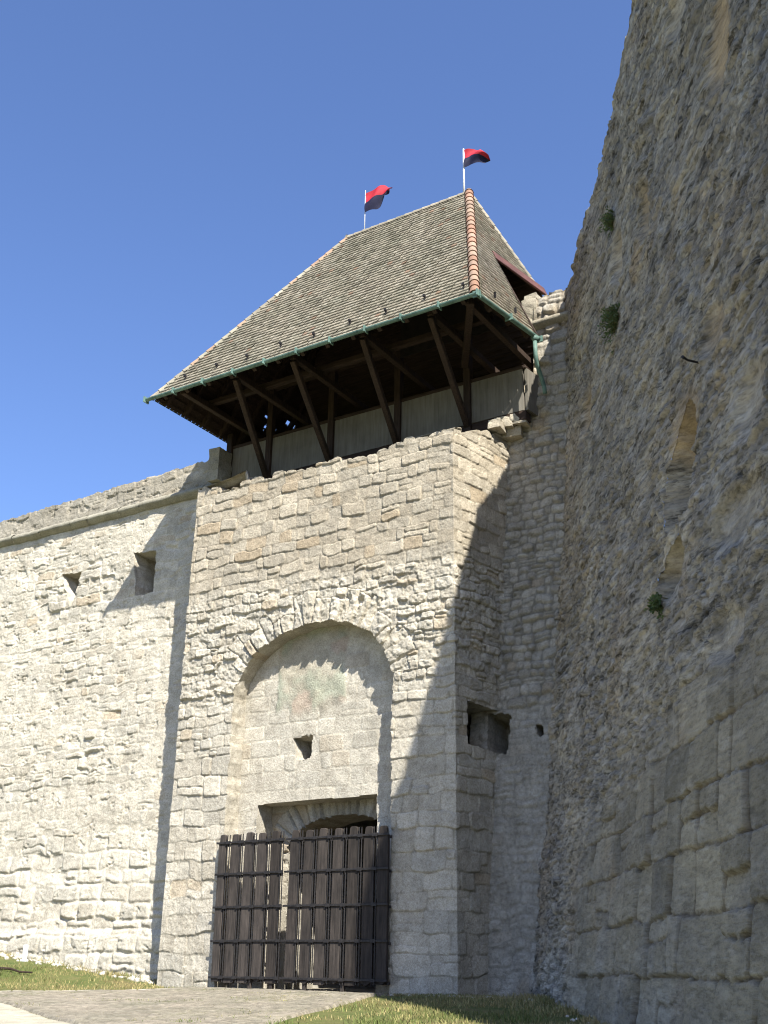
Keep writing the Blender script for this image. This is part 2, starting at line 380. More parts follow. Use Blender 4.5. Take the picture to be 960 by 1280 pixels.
PATH = [(-5.6, 6), (-6.3, 1.0), (-6.6, -.7), (-7.3, -1.5), (-8.5, -2.7), (-10.1, -3.95), (-7.3, -5.4), (-4.5, -6.95), (-1.7, -8.46), (2, -10.5), (4.2, -13.2), (5.2, -13), (3.0, -10.3), (.75, -7.7), (-.2, -5), (-.75, -2.9), (-1.3, -1.3), (-1.7, .5), (-2.6, 6)]
PAVE = [(-10.2, -3.98), (-7.3, -5.43), (-4.5, -6.98), (-1.7, -8.49), (2, -10.53), (4.2, -13.23), (5.2, -13.1), (9, -19), (12, -27), (-3, -27), (-15, -12), (-16, -6)]
def sheet(name, poly, d, hf, mat, lift):
    P = np.array(poly); xs = np.arange(P[:, 0].min() - d, P[:, 0].max() + 2 * d, d); ys = np.arange(P[:, 1].min() - d, P[:, 1].max() + 2 * d, d)
    U, V = np.meshgrid(xs, ys, indexing='ij'); sh = U.shape; U = U.ravel(); V = V.ravel()
    sd, nx, ny, s = polydist(poly, U, V); sn = np.abs(sd) < d * .72; U = np.where(sn, nx, U); V = np.where(sn, ny, V); ins = (sd < 0) | sn
    h, c = hf(U, V); z = gz(U, V) + np.where(sn, -.03, lift + h)
    id_ = np.arange(U.size).reshape(sh); F = np.stack([id_[:-1, :-1], id_[1:, :-1], id_[1:, 1:], id_[:-1, 1:]], -1).reshape(-1, 4)
    F = F[ins[F].all(1)]
    used = np.unique(F); rm = np.full(U.size, -1); rm[used] = np.arange(len(used))
    return tag(link(name, mesh_np(name, np.stack([U, V, z], -1)[used], rm[F], c[used]), mat), kind='structure')
def cobble_h(u, v):
    e, r, f1 = voro(u / .17, v / .13, 41); dome = sst(0.02, .3, e)
    h = .028 * dome + .012 * (r[0] - .5) + .03 * fbm(u * .8, v * .8, 6, 3)
    base = np.stack([mix(.19, .29, r[1]), mix(.17, .26, r[1]), mix(.135, .21, r[1])], -1); gr = sst(.05, .5, fbm(u * .7, v * .7, 77, 4)) * (1 - dome)
    c = base * (.62 + .38 * dome)[:, None]; c = mix(c, np.array([.11, .12, .05]), (gr * .8)[:, None]); return h, c
def pave_h(u, v):
    e, r, f1 = voro(u / .3, v / .22, 47); dome = sst(0.01, .12, e); c = np.stack([mix(.36, .45, r[1]), mix(.335, .415, r[1]), mix(.27, .335, r[1])], -1) * (.75 + .25 * dome)[:, None]
    return .012 * dome + .01 * fbm(u * 2, v * 2, 8, 3), c
sheet('path', PATH, .045, cobble_h, M_COBBLE, .03)
sheet('pavement', PAVE, .07, pave_h, M_COBBLE, .035)
# kerb of the path towards the lawn
kb = []; K = [(-6.55, -.95), (-6.75, -1.15), (-7.3, -1.6), (-8.5, -2.75), (-10.2, -4.02), (-13, -6.2), (-17, -9.3)]
kp = densify(K, .32, .02, 5, closed=False); mb = MB()
for a, b in zip(kp, kp[1:]):
    a3 = Vector((*a, float(gz(*a)) - .015)); b3 = Vector((*b, float(gz(*b)) - .015)); d = (b3 - a3) * .04
    mb.bar(a3 + d, b3 - d, .12, .14)
tag(mb.build('kerb', flat_mat('kerb stone', (.20, .18, .14), (.33, .30, .24), 8), None, .012), kind='structure')

# ------------------------------------------------------------------ stone looks
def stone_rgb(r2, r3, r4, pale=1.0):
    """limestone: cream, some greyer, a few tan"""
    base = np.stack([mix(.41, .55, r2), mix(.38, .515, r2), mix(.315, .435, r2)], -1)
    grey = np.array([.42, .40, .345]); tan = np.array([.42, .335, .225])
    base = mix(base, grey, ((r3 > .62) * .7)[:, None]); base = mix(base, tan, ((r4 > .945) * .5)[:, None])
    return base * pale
MORTAR = np.array([.47, .44, .37])

# ==================================================================== GATE TOWER
tower = empty('gate_tower', (-4.1, 1.0, 0))
tag(tower, 'square stone gate tower with an arched niche and a hipped tiled roof gallery', 'tower')
SD = np.array([.204, .979, 0]); SN = np.array([.979, -.204, 0])
XL = -8.24
def tower_base(u, v):
    P = np.zeros((len(u), 3)); Nn = np.zeros((len(u), 3))
    f = (u >= XL) & (u <= 0); s = u > 0; l = u < XL
    P[f, 0] = u[f]; P[s] = SD * u[s][:, None]; P[l, 0] = XL; P[l, 1] = XL - u[l]
    P[:, 2] = v
    Nn[f] = (0, -1, 0); Nn[s] = SN; Nn[l] = (-1, 0, 0)
    w = np.clip(1 - np.abs(u) / .05, 0, 1)[:, None] * .5; Nn = np.where((u <= 0)[:, None], Nn * (1 - w) + SN * w, Nn * (1 - w) + np.array([0, -1, 0]) * w)
    w = np.clip(1 - np.abs(u - XL) / .05, 0, 1)[:, None] * .5; Nn = np.where((u >= XL)[:, None], Nn * (1 - w) + np.array([-1, 0, 0]) * w, Nn * (1 - w) + np.array([0, -1, 0]) * w)
    return P, Nn
arch = [(-6.44, 6.83), (-6.30, 7.25), (-5.98, 7.68), (-5.53, 8.02), (-4.83, 8.30), (-4.17, 8.43), (-3.44, 8.40), (-2.84, 8.25), (-2.25, 7.92), (-1.86, 7.44), (-1.66, 6.85)]
arch_d = densify([(-6.44, -.9), (-6.46, 2), (-6.44, 4.5)] + arch + [(-1.66, 4.5), (-1.65, 2), (-1.65, -.9)], .16, .022, 3)
ARCH = np.array(arch_d)
trow = rows_list(11, -1, 14, lambda z: (.34, .5) if z < 5 else ((.2, .31) if z < 9.4 else (.25, .36)))
def tower_h(u, v):
    d, r, lx, ly = courses(u, v, 100, trow, lambda z: .6 if z < 5 else (.4 if z < 9.4 else .56), .22, .07)
    mid = sst(6.0, 7.2, v) * (1 - sst(9.2, 10, v))
    dn = d + .016 * fbm(u * 11, v * 11, 31, 3)
    ins = sst(-.004, .028, dn)
    h = mix(-.019, -.032, mid) * (1 - ins) * (.35 + .65 * sst(-.3, .25, fbm(u * .9, v * .9, 38, 3))) + ins * ((r[0] - .5) * mix(.04, .09, mid) + lx * (r[4] - .5) * .08 - ly * (.008 + r[5] * mix(.07, .15, mid)))
    c = stone_rgb(r[1], r[2], r[3]); c = mix(np.array([.33, .305, .25]) * np.ones_like(c), c, sst(-.012, .014, dn)[:, None])
    # ring of long upright voussoirs round the arch
    sd, nx, ny, s = polyn_near(ARCH, u, v, 1.1)
    sw = .27; s = s + .05 * vn(s * 4, sd * 2.5, 8) + .10 * vn(s * 2.3, s * 0, 9); k = np.floor(s / sw); lk = s - k * sw
    Lr = .40 + .48 * hsh(k, 3, 61) + .06 * fbm(u * 5, v * 5, 62, 2)
    on = (sd > -.2) & (sd < Lr) & (v > 6.9)
    dv = np.minimum(np.minimum(lk, sw - lk), np.minimum(sd + .3, Lr - sd)) + .012 * fbm(u * 12, v * 12, 37, 3)
    iv = sst(0, .045, dv); hv = -.05 * (1 - iv) + iv * (.015 + .11 * (hsh(k, 4, 61) - .4) + .03 * fbm(u * 6, v * 6, 63, 3))
    h = np.where(on, hv, h); cv = stone_rgb(hsh(k, 5, 61), hsh(k, 6, 61), hsh(k, 7, 61), 1.04); c = np.where(on[:, None], cv, c)
    h = h + mix(.009, .016, mid) * fbm(u * 3.2, v * 3.2, 33, 4) + mix(.010, .028, mid) * fbm(u * 13, v * 13, 34, 4) + .03 * mid * np.maximum(0, fbm(u * 5, v * 5, 39, 3))
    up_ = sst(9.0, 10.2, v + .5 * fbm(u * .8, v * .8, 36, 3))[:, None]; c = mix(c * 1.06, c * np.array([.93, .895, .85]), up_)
    c = c * (1 + .10 * fbm(u * .6, v * .6, 35, 4))[:, None]
    return h, c
def tower_top(u):
    k = np.floor(u / .37 + .2 * vn(u * 2, u * 0, 5)); st = (hsh(k, 0, 71) - .5) * .2
    f = (u / .37 + .2 * vn(u * 2, u * 0, 5)) - k
    z = 12.78 + st - .07 * (np.abs(f - .5) * 2) ** 4 + .04 * fbm(u * 6, u * 0, 3, 3)
    z = z + .14 * sst(-7.5, -8.2, u) + np.clip(u, 0, 3) * .33 - .05 * sst(-1.5, 0, u) + .12 * sst(-.9, -.45, u) * (1 - sst(-.3, .1, u))
    return z
us = np.concatenate([np.arange(-9.9, XL - .02, .06), np.arange(XL, -.0001, .0178), [0.0], np.arange(.022, 2.75, .022)]); us = np.unique(np.round(us, 4))
vs = np.arange(-.7, 13.9, .0178)
hole_side = [(.40, 5.12), (2.6, 5.02), (2.6, 5.98), (.40, 6.12)]
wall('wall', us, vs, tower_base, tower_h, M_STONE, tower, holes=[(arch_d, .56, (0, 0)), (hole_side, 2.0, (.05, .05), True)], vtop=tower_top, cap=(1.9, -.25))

# niche back wall with its painted patch, murder hole and flat lintel
ND = .52
def niche_base(u, v):
    P = np.stack([u, np.full(len(u), ND), v], -1); Nn = np.zeros_like(P); Nn[:, 1] = -1; return P, Nn
nrow = rows_list(21, 2, 9, lambda z: (.36, .46))
def niche_h(u, v):
    d, r, lx, ly = courses(u, v, 210, nrow, lambda z: .6, .1, .03)
    dn = d + .008 * fbm(u * 12, v * 12, 41, 3); ins = sst(0, .025, dn)
    h = -.010 * (1 - ins) + ins * (r[0] - .5) * .018
    c = mix(stone_rgb(r[1], r[2], r[3], 1.12), np.array([.50, .475, .41]), .45); c = mix(c, MORTAR * 1.08, ((1 - ins) * .7)[:, None])
    # old plaster with faded painting
    fx = sst(-5.45, -5.35, u + .06 * vn(v * 4, u, 3)) * (1 - sst(-3.4, -3.28, u + .08 * vn(v * 3, u * 2, 5))) * sst(6.25, 6.6, v + .35 * fbm(u * 1.5, v, 9, 3))
    pl = np.array([.40, .37, .29]); gr = np.array([.27, .34, .25]); pk = np.array([.42, .26, .20])
    q = fbm(u * 1.1 + 3, v * 1.3, 12, 4); q2 = fbm(u * 1.5 - 5, v * 1.4 + 8, 15, 4)
    pc = mix(pl * np.ones_like(c), gr, (sst(.0, .4, q) * .75)[:, None]); pc = mix(pc, pk, (sst(.12, .42, q2) * .6)[:, None]); pc = pc * (1 + .15 * fbm(u * 7, v * 7, 16, 3))[:, None]
    h = mix(h, .018 + .012 * fbm(u * 4, v * 4, 18, 4), fx); c = mix(c, pc, (fx * .6)[:, None])
    h = h + .010 * fbm(u * 5, v * 5, 43, 4); return h, c * (1 + .06 * fbm(u * .8, v * .8, 44, 3))[:, None]
DOOR = [(-5.83, 2.6), (-5.83, 3.2), (-5.86, 4.17), (-2.36, 4.2), (-2.36, 3.2), (-2.36, 2.6)]
DOOR = [(-5.45, -.9), (-5.45, 3.15), (-5.86, 3.3), (-5.88, 4.17), (-2.36, 4.2), (-2.34, 3.1), (-2.3, -.9)]
NWIN = densify([(-4.89, 5.73), (-4.27, 5.75), (-4.30, 5.15), (-4.72, 5.15)], .12, .015, 9)
wall('niche_wall', np.arange(-7.2, -1.2, .024), np.arange(-.7, 9.0, .024), niche_base, niche_h, M_STONE, tower, holes=[(DOOR, .62, (0, 0)), (NWIN, .7, (.25, .15), True)])
# inner doorway arch of voussoirs behind the lintel
def inner_base(u, v):
    P = np.stack([u, np.full(len(u), 1.14), v], -1); Nn = np.zeros_like(P); Nn[:, 1] = -1; return P, Nn
IA = [(-5.3, -.9), (-5.3, 2.9)] + [(-3.75 + 1.75 * math.cos(a) if False else -3.72 - 1.62 * math.cos(a), 3.08 + .80 * math.sin(a)) for a in np.linspace(0.1, math.pi - .1, 24)] + [(-2.12, 2.9), (-2.12, -.9)]
IA_d = densify(IA, .12, .015, 12); IAN = np.array(IA_d)
def inner_h(u, v):
    d, r, lx, ly = courses(u, v, 260, nrow, lambda z: .5, .2, .04); ins = sst(0, .03, d); h = -.02 * (1 - ins) + ins * (r[0] - .5) * .04; c = stone_rgb(r[1], r[2], r[3], .95)
    sd, nx, ny, s = polyn_near(IAN, u, v, 1.2); sw = .2; k = np.floor(s / sw); lk = s - k * sw; on = (sd < .62) & (v > 2.9)
    iv = sst(0, .035, np.minimum(lk, sw - lk) + .01 * fbm(u * 12, v * 12, 4, 2)); h = np.where(on, -.04 * (1 - iv) + iv * (.03 + .05 * hsh(k, 2, 9)), h); c = np.where(on[:, None], stone_rgb(hsh(k, 5, 9), hsh(k, 6, 9), hsh(k, 7, 9), .92), c)
    return h + .012 * fbm(u * 8, v * 8, 6, 3), c
wall('doorway_arch', np.arange(-6.6, -1.4, .03), np.arange(-.7, 4.8, .03), inner_base, inner_h, M_STONE, tower, holes=[(IA_d, 1.2, (0, 0))])
# gate passage: walls, vault and the closed far end
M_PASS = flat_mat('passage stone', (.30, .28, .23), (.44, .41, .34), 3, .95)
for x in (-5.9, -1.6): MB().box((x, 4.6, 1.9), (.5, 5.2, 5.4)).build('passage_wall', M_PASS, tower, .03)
M_PASS_SHADE = flat_mat('passage stone in painted shade', (.05, .045, .037), (.10, .09, .07), 3, .95)  # darker copy of the passage stone, passage shade put into the colour
MB().box((-3.75, 4.6, 4.5), (3.8, 5.2, .4)).build('passage_vault', M_PASS_SHADE, tower, .03)
MB().box((-3.75, 7.1, 1.8), (3.79, .2, 5.0)).build('passage_end', M_PASS_SHADE, tower, .03)

# ---- timber gallery on top of the tower
ZE = 15.45
FL, FR, BR, BL = Vector((-9.0, -1.35, ZE)), Vector((1.37, -1.35, ZE)), Vector((2.3, 4.9, ZE)), Vector((-9.0, 4.9, ZE))
RL, RR = Vector((-4.73, 2.0, 21.4)), Vector((-.5, 2.0, 21.4))
YP = 1.75; ZP0, ZP1 = 13.80, 15.0
PX = [-8.66, -7.15, -4.92, -2.68, -.5, 1.16]
for a, b in zip(PX, PX[1:]):
    MB().box(((a + b) / 2, YP + .05, (ZP0 + ZP1) / 2), (b - a - .12, .08, ZP1 - ZP0)).build('parapet_panel', M_PLASTER, tower)
MB().bar((1.18, YP + .05, 14.4), (1.27, 2.5, 14.4), .08, 1.2).build('parapet_panel', M_PLASTER, tower)
MB().bar((-8.68, YP + .1, 14.4), (-8.68, 4.3, 14.4), .08, 1.2).build('parapet_panel', M_PLASTER, tower)
MB().bar((-8.7, YP + .16, 13.66), (1.16, YP + .16, 13.66), .3, .26).build('floor_beam', M_TIMBERX, tower, .012)
MB().bar((-8.7, YP + .06, ZP1 + .05), (1.2, YP + .06, ZP1 + .05), .14, .10).build('hand_rail', M_TIMBERX, tower, .012)
MB().box((-3.8, 3.2, 13.55), (9.6, 2.6, .12)).build('gallery_floor', M_TIMBERX, tower)
for x in PX[:-1]: MB().bar((x, YP + .02, 13.52), (x, YP + .02, 16.6 if x > -8 else 15.5), .2, .2, (0, 1, 0)).build('post', M_TIMBER, tower, .012)
for x in PX[1:]: MB().bar((x, 4.2, 13.5), (x, 4.2, 16.3), .2, .2, (0, 1, 0)).build('post', M_TIMBER, tower, .012)
for x, xt in zip(PX[1:5], (-6.3, -4.33, -2.1, -.08)):
    MB().bar((x, YP - .05, 13.72), (xt, -.95, 15.5), .155, .15, (1, 0, 0)).build('strut', M_TIMBER, tower, .012)
for x in (-8.2, -6.3, -4.33, -2.1, -.08, .95):
    MB().bar((x, -1.0, 15.62), (x, 4.4, 15.62), .16, .18).build('tie_beam', M_TIMBER, tower, .012)
for (a, b, w) in (((-8.4, -.72, 16.12), (.95, -.72, 16.12), .2), ((-7.3, YP, 16.7), (.3, YP, 16.7), .18), ((-8.5, .35, 15.85), (1.0, .35, 15.85), .16), ((-7.4, 4.2, 16.4), (.6, 4.2, 16.4), .18)):
    MB().bar(a, b, w, w).build('wall_plate', M_TIMBERX, tower, .012)
MB().bar((.95, -.75, 15.95), (1.35, 1.4, 15.95), .16, .16).build('wall_plate', M_TIMBER, tower, .012)
MB().bar((-8.5, -.75, 15.85), (-8.5, 4.2, 15.85), .16, .16).build('wall_plate', M_TIMBER, tower, .012)
MB().bar((-.5, 1.6, 15.5), (1.05, -.95, 15.6), .18, .2).build('dragon_beam', M_TIMBER, tower, .012)
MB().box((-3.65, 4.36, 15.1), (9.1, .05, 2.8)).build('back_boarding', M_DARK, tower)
def slope_x(y, z):
    n_ = (FR - BR).cross(RR - BR); return FR.x - (n_.y * (y - FR.y) + n_.z * (z - FR.z)) / n_.x
bmx = bmesh.new(); pl_ = [(-2.5, 1.55, 16.3), (slope_x(1.55, 16.3) - .16, 1.55, 16.3), (slope_x(1.55, 18.3) - .16, 1.55, 18.3), (-2.5, 1.55, 18.3)]
fa_ = [bmx.verts.new(p) for p in pl_]; fb_ = [bmx.verts.new((p[0], 1.60, p[2])) for p in pl_]; bmx.faces.new(fa_[::-1]); bmx.faces.new(fb_)
for k in range(4): bmx.faces.new((fa_[k], fa_[(k + 1) % 4], fb_[(k + 1) % 4], fb_[k]))
me_ = bpy.data.meshes.new('attic_dark_sheet'); bmx.to_mesh(me_); bmx.free(); link('attic_dark_sheet', me_, M_DARK, tower)  # added dark sheet behind the slot, blocks sky light and stands for shade

# ---- tiled roof
roof = empty('roof', (-2.6, 2.0, ZE)); roof.parent = tower; roof.location = Vector((-2.6, 2.0, ZE)) - tower.location
LH = [(2.98, 3.50, .118, .156), (3.72, 4.22, .186, .214), (2.78, 3.0, .170, .181)]
def tiles(name, Lf, Rf, nrm, seed, rows=42, tw=.155, parent=None, holes=()):
    r = random.Random(seed); V = []; F = []; C = []; nrm = nrm.normalized()
    for j in range(rows):
        f0 = j / rows; f1 = min(1.0, (j + 1.25) / rows); A = Lf(f0); B = Rf(f0); A1 = Lf(f1); B1 = Rf(f1)
        if j == 0:
            dn = (Lf(0.02) - Lf(0)); k0 = dn * .6; A = A - k0 * .6; B = B - (Rf(0.02) - Rf(0)) * .36
        L = (B - A).length; n = max(1, int(L / tw)); off = (j % 2) * .5
        for i in range(n + 1):
            a = max(0, (i - off) / n); b = min(1, (i + 1 - off) / n)
            if b - a < 1e-4: continue
            g = .006 / max(L, .2); a += g; b -= g
            q0 = A.lerp(B, a); q1 = A.lerp(B, b)
            if any(h[0] < (q0.y + q1.y) / 2 < h[1] and h[2] < f0 + .014 < h[3] for h in holes): continue
            # upper end straight up the slope, kept inside the hips
            wA = A1 + (B1 - A1) * max(0.0, min(1.0, ((q0 + (A1 - A) * 0 - A1).dot((B1 - A1).normalized())) / max(1e-6, (B1 - A1).length)))
            wB = A1 + (B1 - A1) * max(0.0, min(1.0, ((q1 - A1).dot((B1 - A1).normalized())) / max(1e-6, (B1 - A1).length)))
            lift = .042 + r.uniform(-.009, .010); t0 = r.uniform(-.006, .006)
            o = len(V)
            V += [q0 + nrm * (lift + t0), q1 + nrm * (lift - t0), wB + nrm * .006, wA + nrm * .006, q0 - nrm * .012, q1 - nrm * .012]
            F += [(o, o + 1, o + 2, o + 3), (o + 4, o + 5, o + 1, o)]
            k = r.random(); t = r.uniform(.88, 1.13)
            c = (.31, .275, .215) if k < .6 else ((.255, .225, .175) if k < .85 else ((.36, .325, .26) if k < .985 else (.29, .20, .145)))
            C += [(c[0] * t, c[1] * t, c[2] * t)] * 6
    me = mesh_np(name, np.array([tuple(v) for v in V]), np.array(F), np.array(C), smooth=False)
    return link(name, me, M_TILE, parent)
def nrm_of(a, b, c): return (b - a).cross(c - a)
lerp = lambda a, b: (lambda f: a.lerp(b, f))
tiles('tiled_slope', lerp(FL, RL), lerp(FR, RR), nrm_of(FL, FR, RR), 1, parent=roof)
tiles('tiled_slope', lerp(BL, RL), lerp(FL, RL), nrm_of(BL, FL, RL), 2, parent=roof, holes=LH)
tiles('tiled_slope', lerp(BR, RR), lerp(BL, RL), nrm_of(BR, BL, RL), 3, parent=roof)
YC = 1.28; ZC = 18.42
def right_end(f):
    p = FR.lerp(RR, f); q = BR.lerp(RR, f)
    if p.z < ZC: return p.lerp(q, (YC - p.y) / (q.y - p.y))
    return q
tiles('tiled_slope', lerp(FR, RR), right_end, nrm_of(FR, BR, RR), 4, parent=roof)
# red brown board over the slot where the slope stops at the wall, and its dark edge
pa = FR.lerp(RR, (ZC - ZE) / (21.4 - ZE)); pb = BR.lerp(RR, (ZC - ZE) / (21.4 - ZE)); nr = nrm_of(FR, BR, RR).normalized()
s0 = pa.lerp(pb, (YC - pa.y) / (pb.y - pa.y))
MB().bar(s0 + nr * .02, pb + nr * .06 + Vector((.12, .1, -.1)), .34, .06, nr).build('fascia_board', M_FASCIA, roof, .01)
MB().bar(right_end(0.0) + nr * .0 - Vector((0, .0, .06)), s0 - nr * .08, .05, .2, nr).build('barge_board', M_TIMBER, roof, .008)
# rafters and battens under the slopes
def rafter(a, b, n): MB().bar(a - n * .10, b - n * .10, .11, .15, n).build('rafter', M_TIMBER, roof)
nf = nrm_of(FL, FR, RR).normalized(); nl = nrm_of(BL, FL, RL).normalized(); nb_ = nrm_of(BR, BL, RL).normalized()
for x in np.arange(-8.6, 1.3, .8):
    f = 1.0 if RL.x <= x <= RR.x else ((x - FL.x) / (RL.x - FL.x) if x < RL.x else (FR.x - x) / (FR.x - RR.x))
    if f > .06: rafter(Vector((x, FL.y, ZE)), Vector((x, FL.y, ZE)).lerp(Vector((x, 2.0, 21.4)), f), nf)
for y in np.arange(-.9, 4.8, .8):
    f = (y - FL.y) / (2.0 - FL.y) if y < 2 else (4.9 - y) / 2.9
    if f > .06: rafter(Vector((-9, y, ZE)), Vector((-9, y, ZE)).lerp(Vector((RL.x, y, 21.4)), f), nl)
for y in (-.6, .2, 1.0):
    f = (y + 1.35) / 3.35; p = FR.lerp(BR, (y + 1.35) / 6.25); rafter(p, FR.lerp(RR, f), nr)
def board(a, b, c, d, n):
    bm_ = bmesh.new(); t_ = [bm_.verts.new(p - n * .004) for p in (a, b, c, d)]; u_ = [bm_.verts.new(p - n * .022) for p in (a, b, c, d)]; bm_.faces.new(t_); bm_.faces.new(u_[::-1])
    for k in range(4): bm_.faces.new((t_[k], u_[k], u_[(k + 1) % 4], t_[(k + 1) % 4]))
    bmesh.ops.remove_doubles(bm_, verts=bm_.verts, dist=1e-5); bmesh.ops.recalc_face_normals(bm_, faces=bm_.faces)
    me_ = bpy.data.meshes.new('roof_boarding'); bm_.to_mesh(me_); bm_.free(); link('roof_boarding', me_, M_TIMBERX, roof)
board(FL, FR, RR, RL, nf)
V = []; F = []; ys_ = sorted({-1.35, 4.9} | {h[k] for h in LH for k in (0, 1)} | {2.0}); fs_ = sorted({0.0, .995} | {h[k] for h in LH for k in (2, 3)} | {.4, .7})
for f in fs_:
    y0 = -1.35 + 3.35 * f; y1 = 4.9 - 2.9 * f
    for y in ys_: V.append(tuple(Vector((-9 + 4.27 * f, min(max(y, y0), y1), ZE + 5.95 * f)) - nl * .01))
for i in range(len(fs_) - 1):
    for j in range(len(ys_) - 1):
        if any(h[0] <= ys_[j] < h[1] and h[2] <= fs_[i] < h[3] for h in LH): continue
        o = i * len(ys_) + j; F.append((o, o + 1, o + len(ys_) + 1, o + len(ys_)))
link('roof_boarding', mesh_np('roof_boarding', np.array(V), np.array(F), smooth=False), M_TIMBERX, roof)
board(BR, BL, RL, RR, nb_)
board(FR, right_end(0), right_end((ZC - ZE) / (21.4 - ZE) - .001), FR.lerp(RR, (ZC - ZE) / (21.4 - ZE)), nr)
board(FR.lerp(RR, (ZC - ZE) / (21.4 - ZE)), BR.lerp(RR, (ZC - ZE) / (21.4 - ZE)), RR.lerp(BR, .001), RR, nr)
mb = MB()
for j in range(34):
    f = (j + .35) / 34
    for (p, q, n) in ((FL.lerp(RL, f), FR.lerp(RR, f), nf), (BL.lerp(RL, f), FL.lerp(RL, f), nl), (BR.lerp(RR, f), BL.lerp(RL, f), nb_), (FR.lerp(RR, f), right_end(f), nr)):
        p = p - n * .015; q = q - n * .015
        if (q - p).length > .2: mb.bar(p - n * .035, q - n * .035, .05, .03, n)
mb.build('battens', M_TIMBERX, roof)
# ridge and hip tiles
def ridge(name, a, b, seed, cols, rad=.11, step=.3):
    r = random.Random(seed); n = int((b - a).length / step); d = (b - a) / n; V = []; F = []; C = []; z = d.normalized(); x = z.cross(Vector((0, 0, 1))).normalized(); y = x.cross(z)
    for i in range(n + 1):
        p0 = a + d * i - d * .12; p1 = a + d * min(i + 1.0, n); r0 = rad * 1.18; r1 = rad * .92; c = np.array(r.choice(cols)) * r.uniform(.85, 1.15); o = len(V); K = 9
        if i == n: p1 = p0 + d * .4
        for (p, rr) in ((p0, r0), (p1, r1)):
            for k in range(K):
                a_ = math.pi * (-.15 + 1.3 * k / (K - 1)); V.append(tuple(p + (x * math.cos(a_) + y * math.sin(a_)) * rr)); C.append(tuple(c))
        for k in range(K - 1): F.append((o + k, o + k + 1, o + K + k + 1, o + K + k))
        o2 = len(V); V.append(tuple(p0 - y * rad * .3)); C.append(tuple(c * .6))
        for k in range(0, K - 1, 2): F.append((o + k, o + k + 1, o + min(k + 2, K - 1), o2))
    return link(name, mesh_np(name, np.array(V), np.array(F), np.array(C)), M_TILE, roof)
PALE = [(.25, .225, .18), (.21, .19, .15), (.28, .255, .205)]; ORNG = [(.30, .175, .12), (.27, .19, .14), (.33, .23, .17)]
ridge('ridge_tiles', RL, RR, 1, PALE, .07); ridge('hip_tiles', FL, RL, 2, PALE + [(.28, .19, .135)], .07); ridge('hip_tiles', FR, RR, 3, ORNG, .12); ridge('hip_tiles', BR.lerp(RR, .48), RR, 4, PALE, .07); ridge('hip_tiles', BL, RL, 5, PALE, .10)
# green copper gutter, its downpipe and the snow guards
def gutter(a, b):
    mb = MB(); d = (b - a); n = max(2, int(d.length / 1.0)); z = d.normalized(); x = z.cross(Vector((0, 0, 1))).normalized()
    for rr in (.07,):
        K = 9; rings = []
        for p in (a, b):
            ring = []
            for k in range(K): t = math.pi + math.pi * k / (K - 1); ring.append(mb.b.verts.new(p + x * math.cos(t) * rr + Vector((0, 0, 1)) * math.sin(t) * rr))
            for k in range(K - 1, -1, -1): t = math.pi + math.pi * k / (K - 1); ring.append(mb.b.verts.new(p + x * math.cos(t) * (rr - .012) + Vector((0, 0, 1)) * math.sin(t) * (rr - .012)))
            rings.append(ring)
        for k in range(2 * K): mb.b.faces.new((rings[0][k], rings[0][(k + 1) % (2 * K)], rings[1][(k + 1) % (2 * K)], rings[1][k]))
        mb.b.faces.new(rings[0]); mb.b.faces.new(rings[1][::-1])
    for i in range(n + 1):
        p = a.lerp(b, i / n); mb.box(p + Vector((0, 0, -.02)), (.035, .2, .17) if abs(z.x) > .5 else (.2, .035, .17))
    return mb
gf = Vector((0, -.10, -.06)); gr_ = Vector((.1, 0, -.06))
gutter(FL + gf + Vector((-.15, 0, 0)), FR + gf + Vector((.15, 0, 0))).build('gutter', M_COPPER, roof)
gutter(FR + gr_ + Vector((0, -.1, 0)), FR.lerp(BR, .41) + gr_).build('gutter', M_COPPER, roof)
ge = FR.lerp(BR, .38) + gr_
MB().tube([ge + Vector((0, 0, -.05)), ge + Vector((0, 0, -.16))], .11, 12, .06).tube([ge + Vector((0, 0, -.16)), ge + Vector((0, 0, -.55)), ge + Vector((-.03, .12, -.75)), ge + Vector((-.06, .42, -.95)), ge + Vector((-.06, .6, -1.2)), ge + Vector((-.06, .62, -1.35))], .055, 12).build('downpipe', M_COPPER, roof, smooth=True)
for i, x in enumerate(np.arange(-8.0, 1.3, 1.12)):
    p = Vector((x, FL.y, ZE)).lerp(Vector((x, 2, 21.4)), .075 + .01 * (i % 2)) + nf * .05; MB().box(p, (.03, .06, .16)).box(p + Vector((0, -.05, .05)), (.06, .03, .07)).build('snow_guard', M_IRON, roof)
for y in (-.3, .6):
    p = FR.lerp(BR, (y + 1.35) / 6.25).lerp(Vector((RR.x, y, 21.4)), .09) + nr * .05; MB().box(p, (.06, .03, .16)).build('snow_guard', M_IRON, roof)

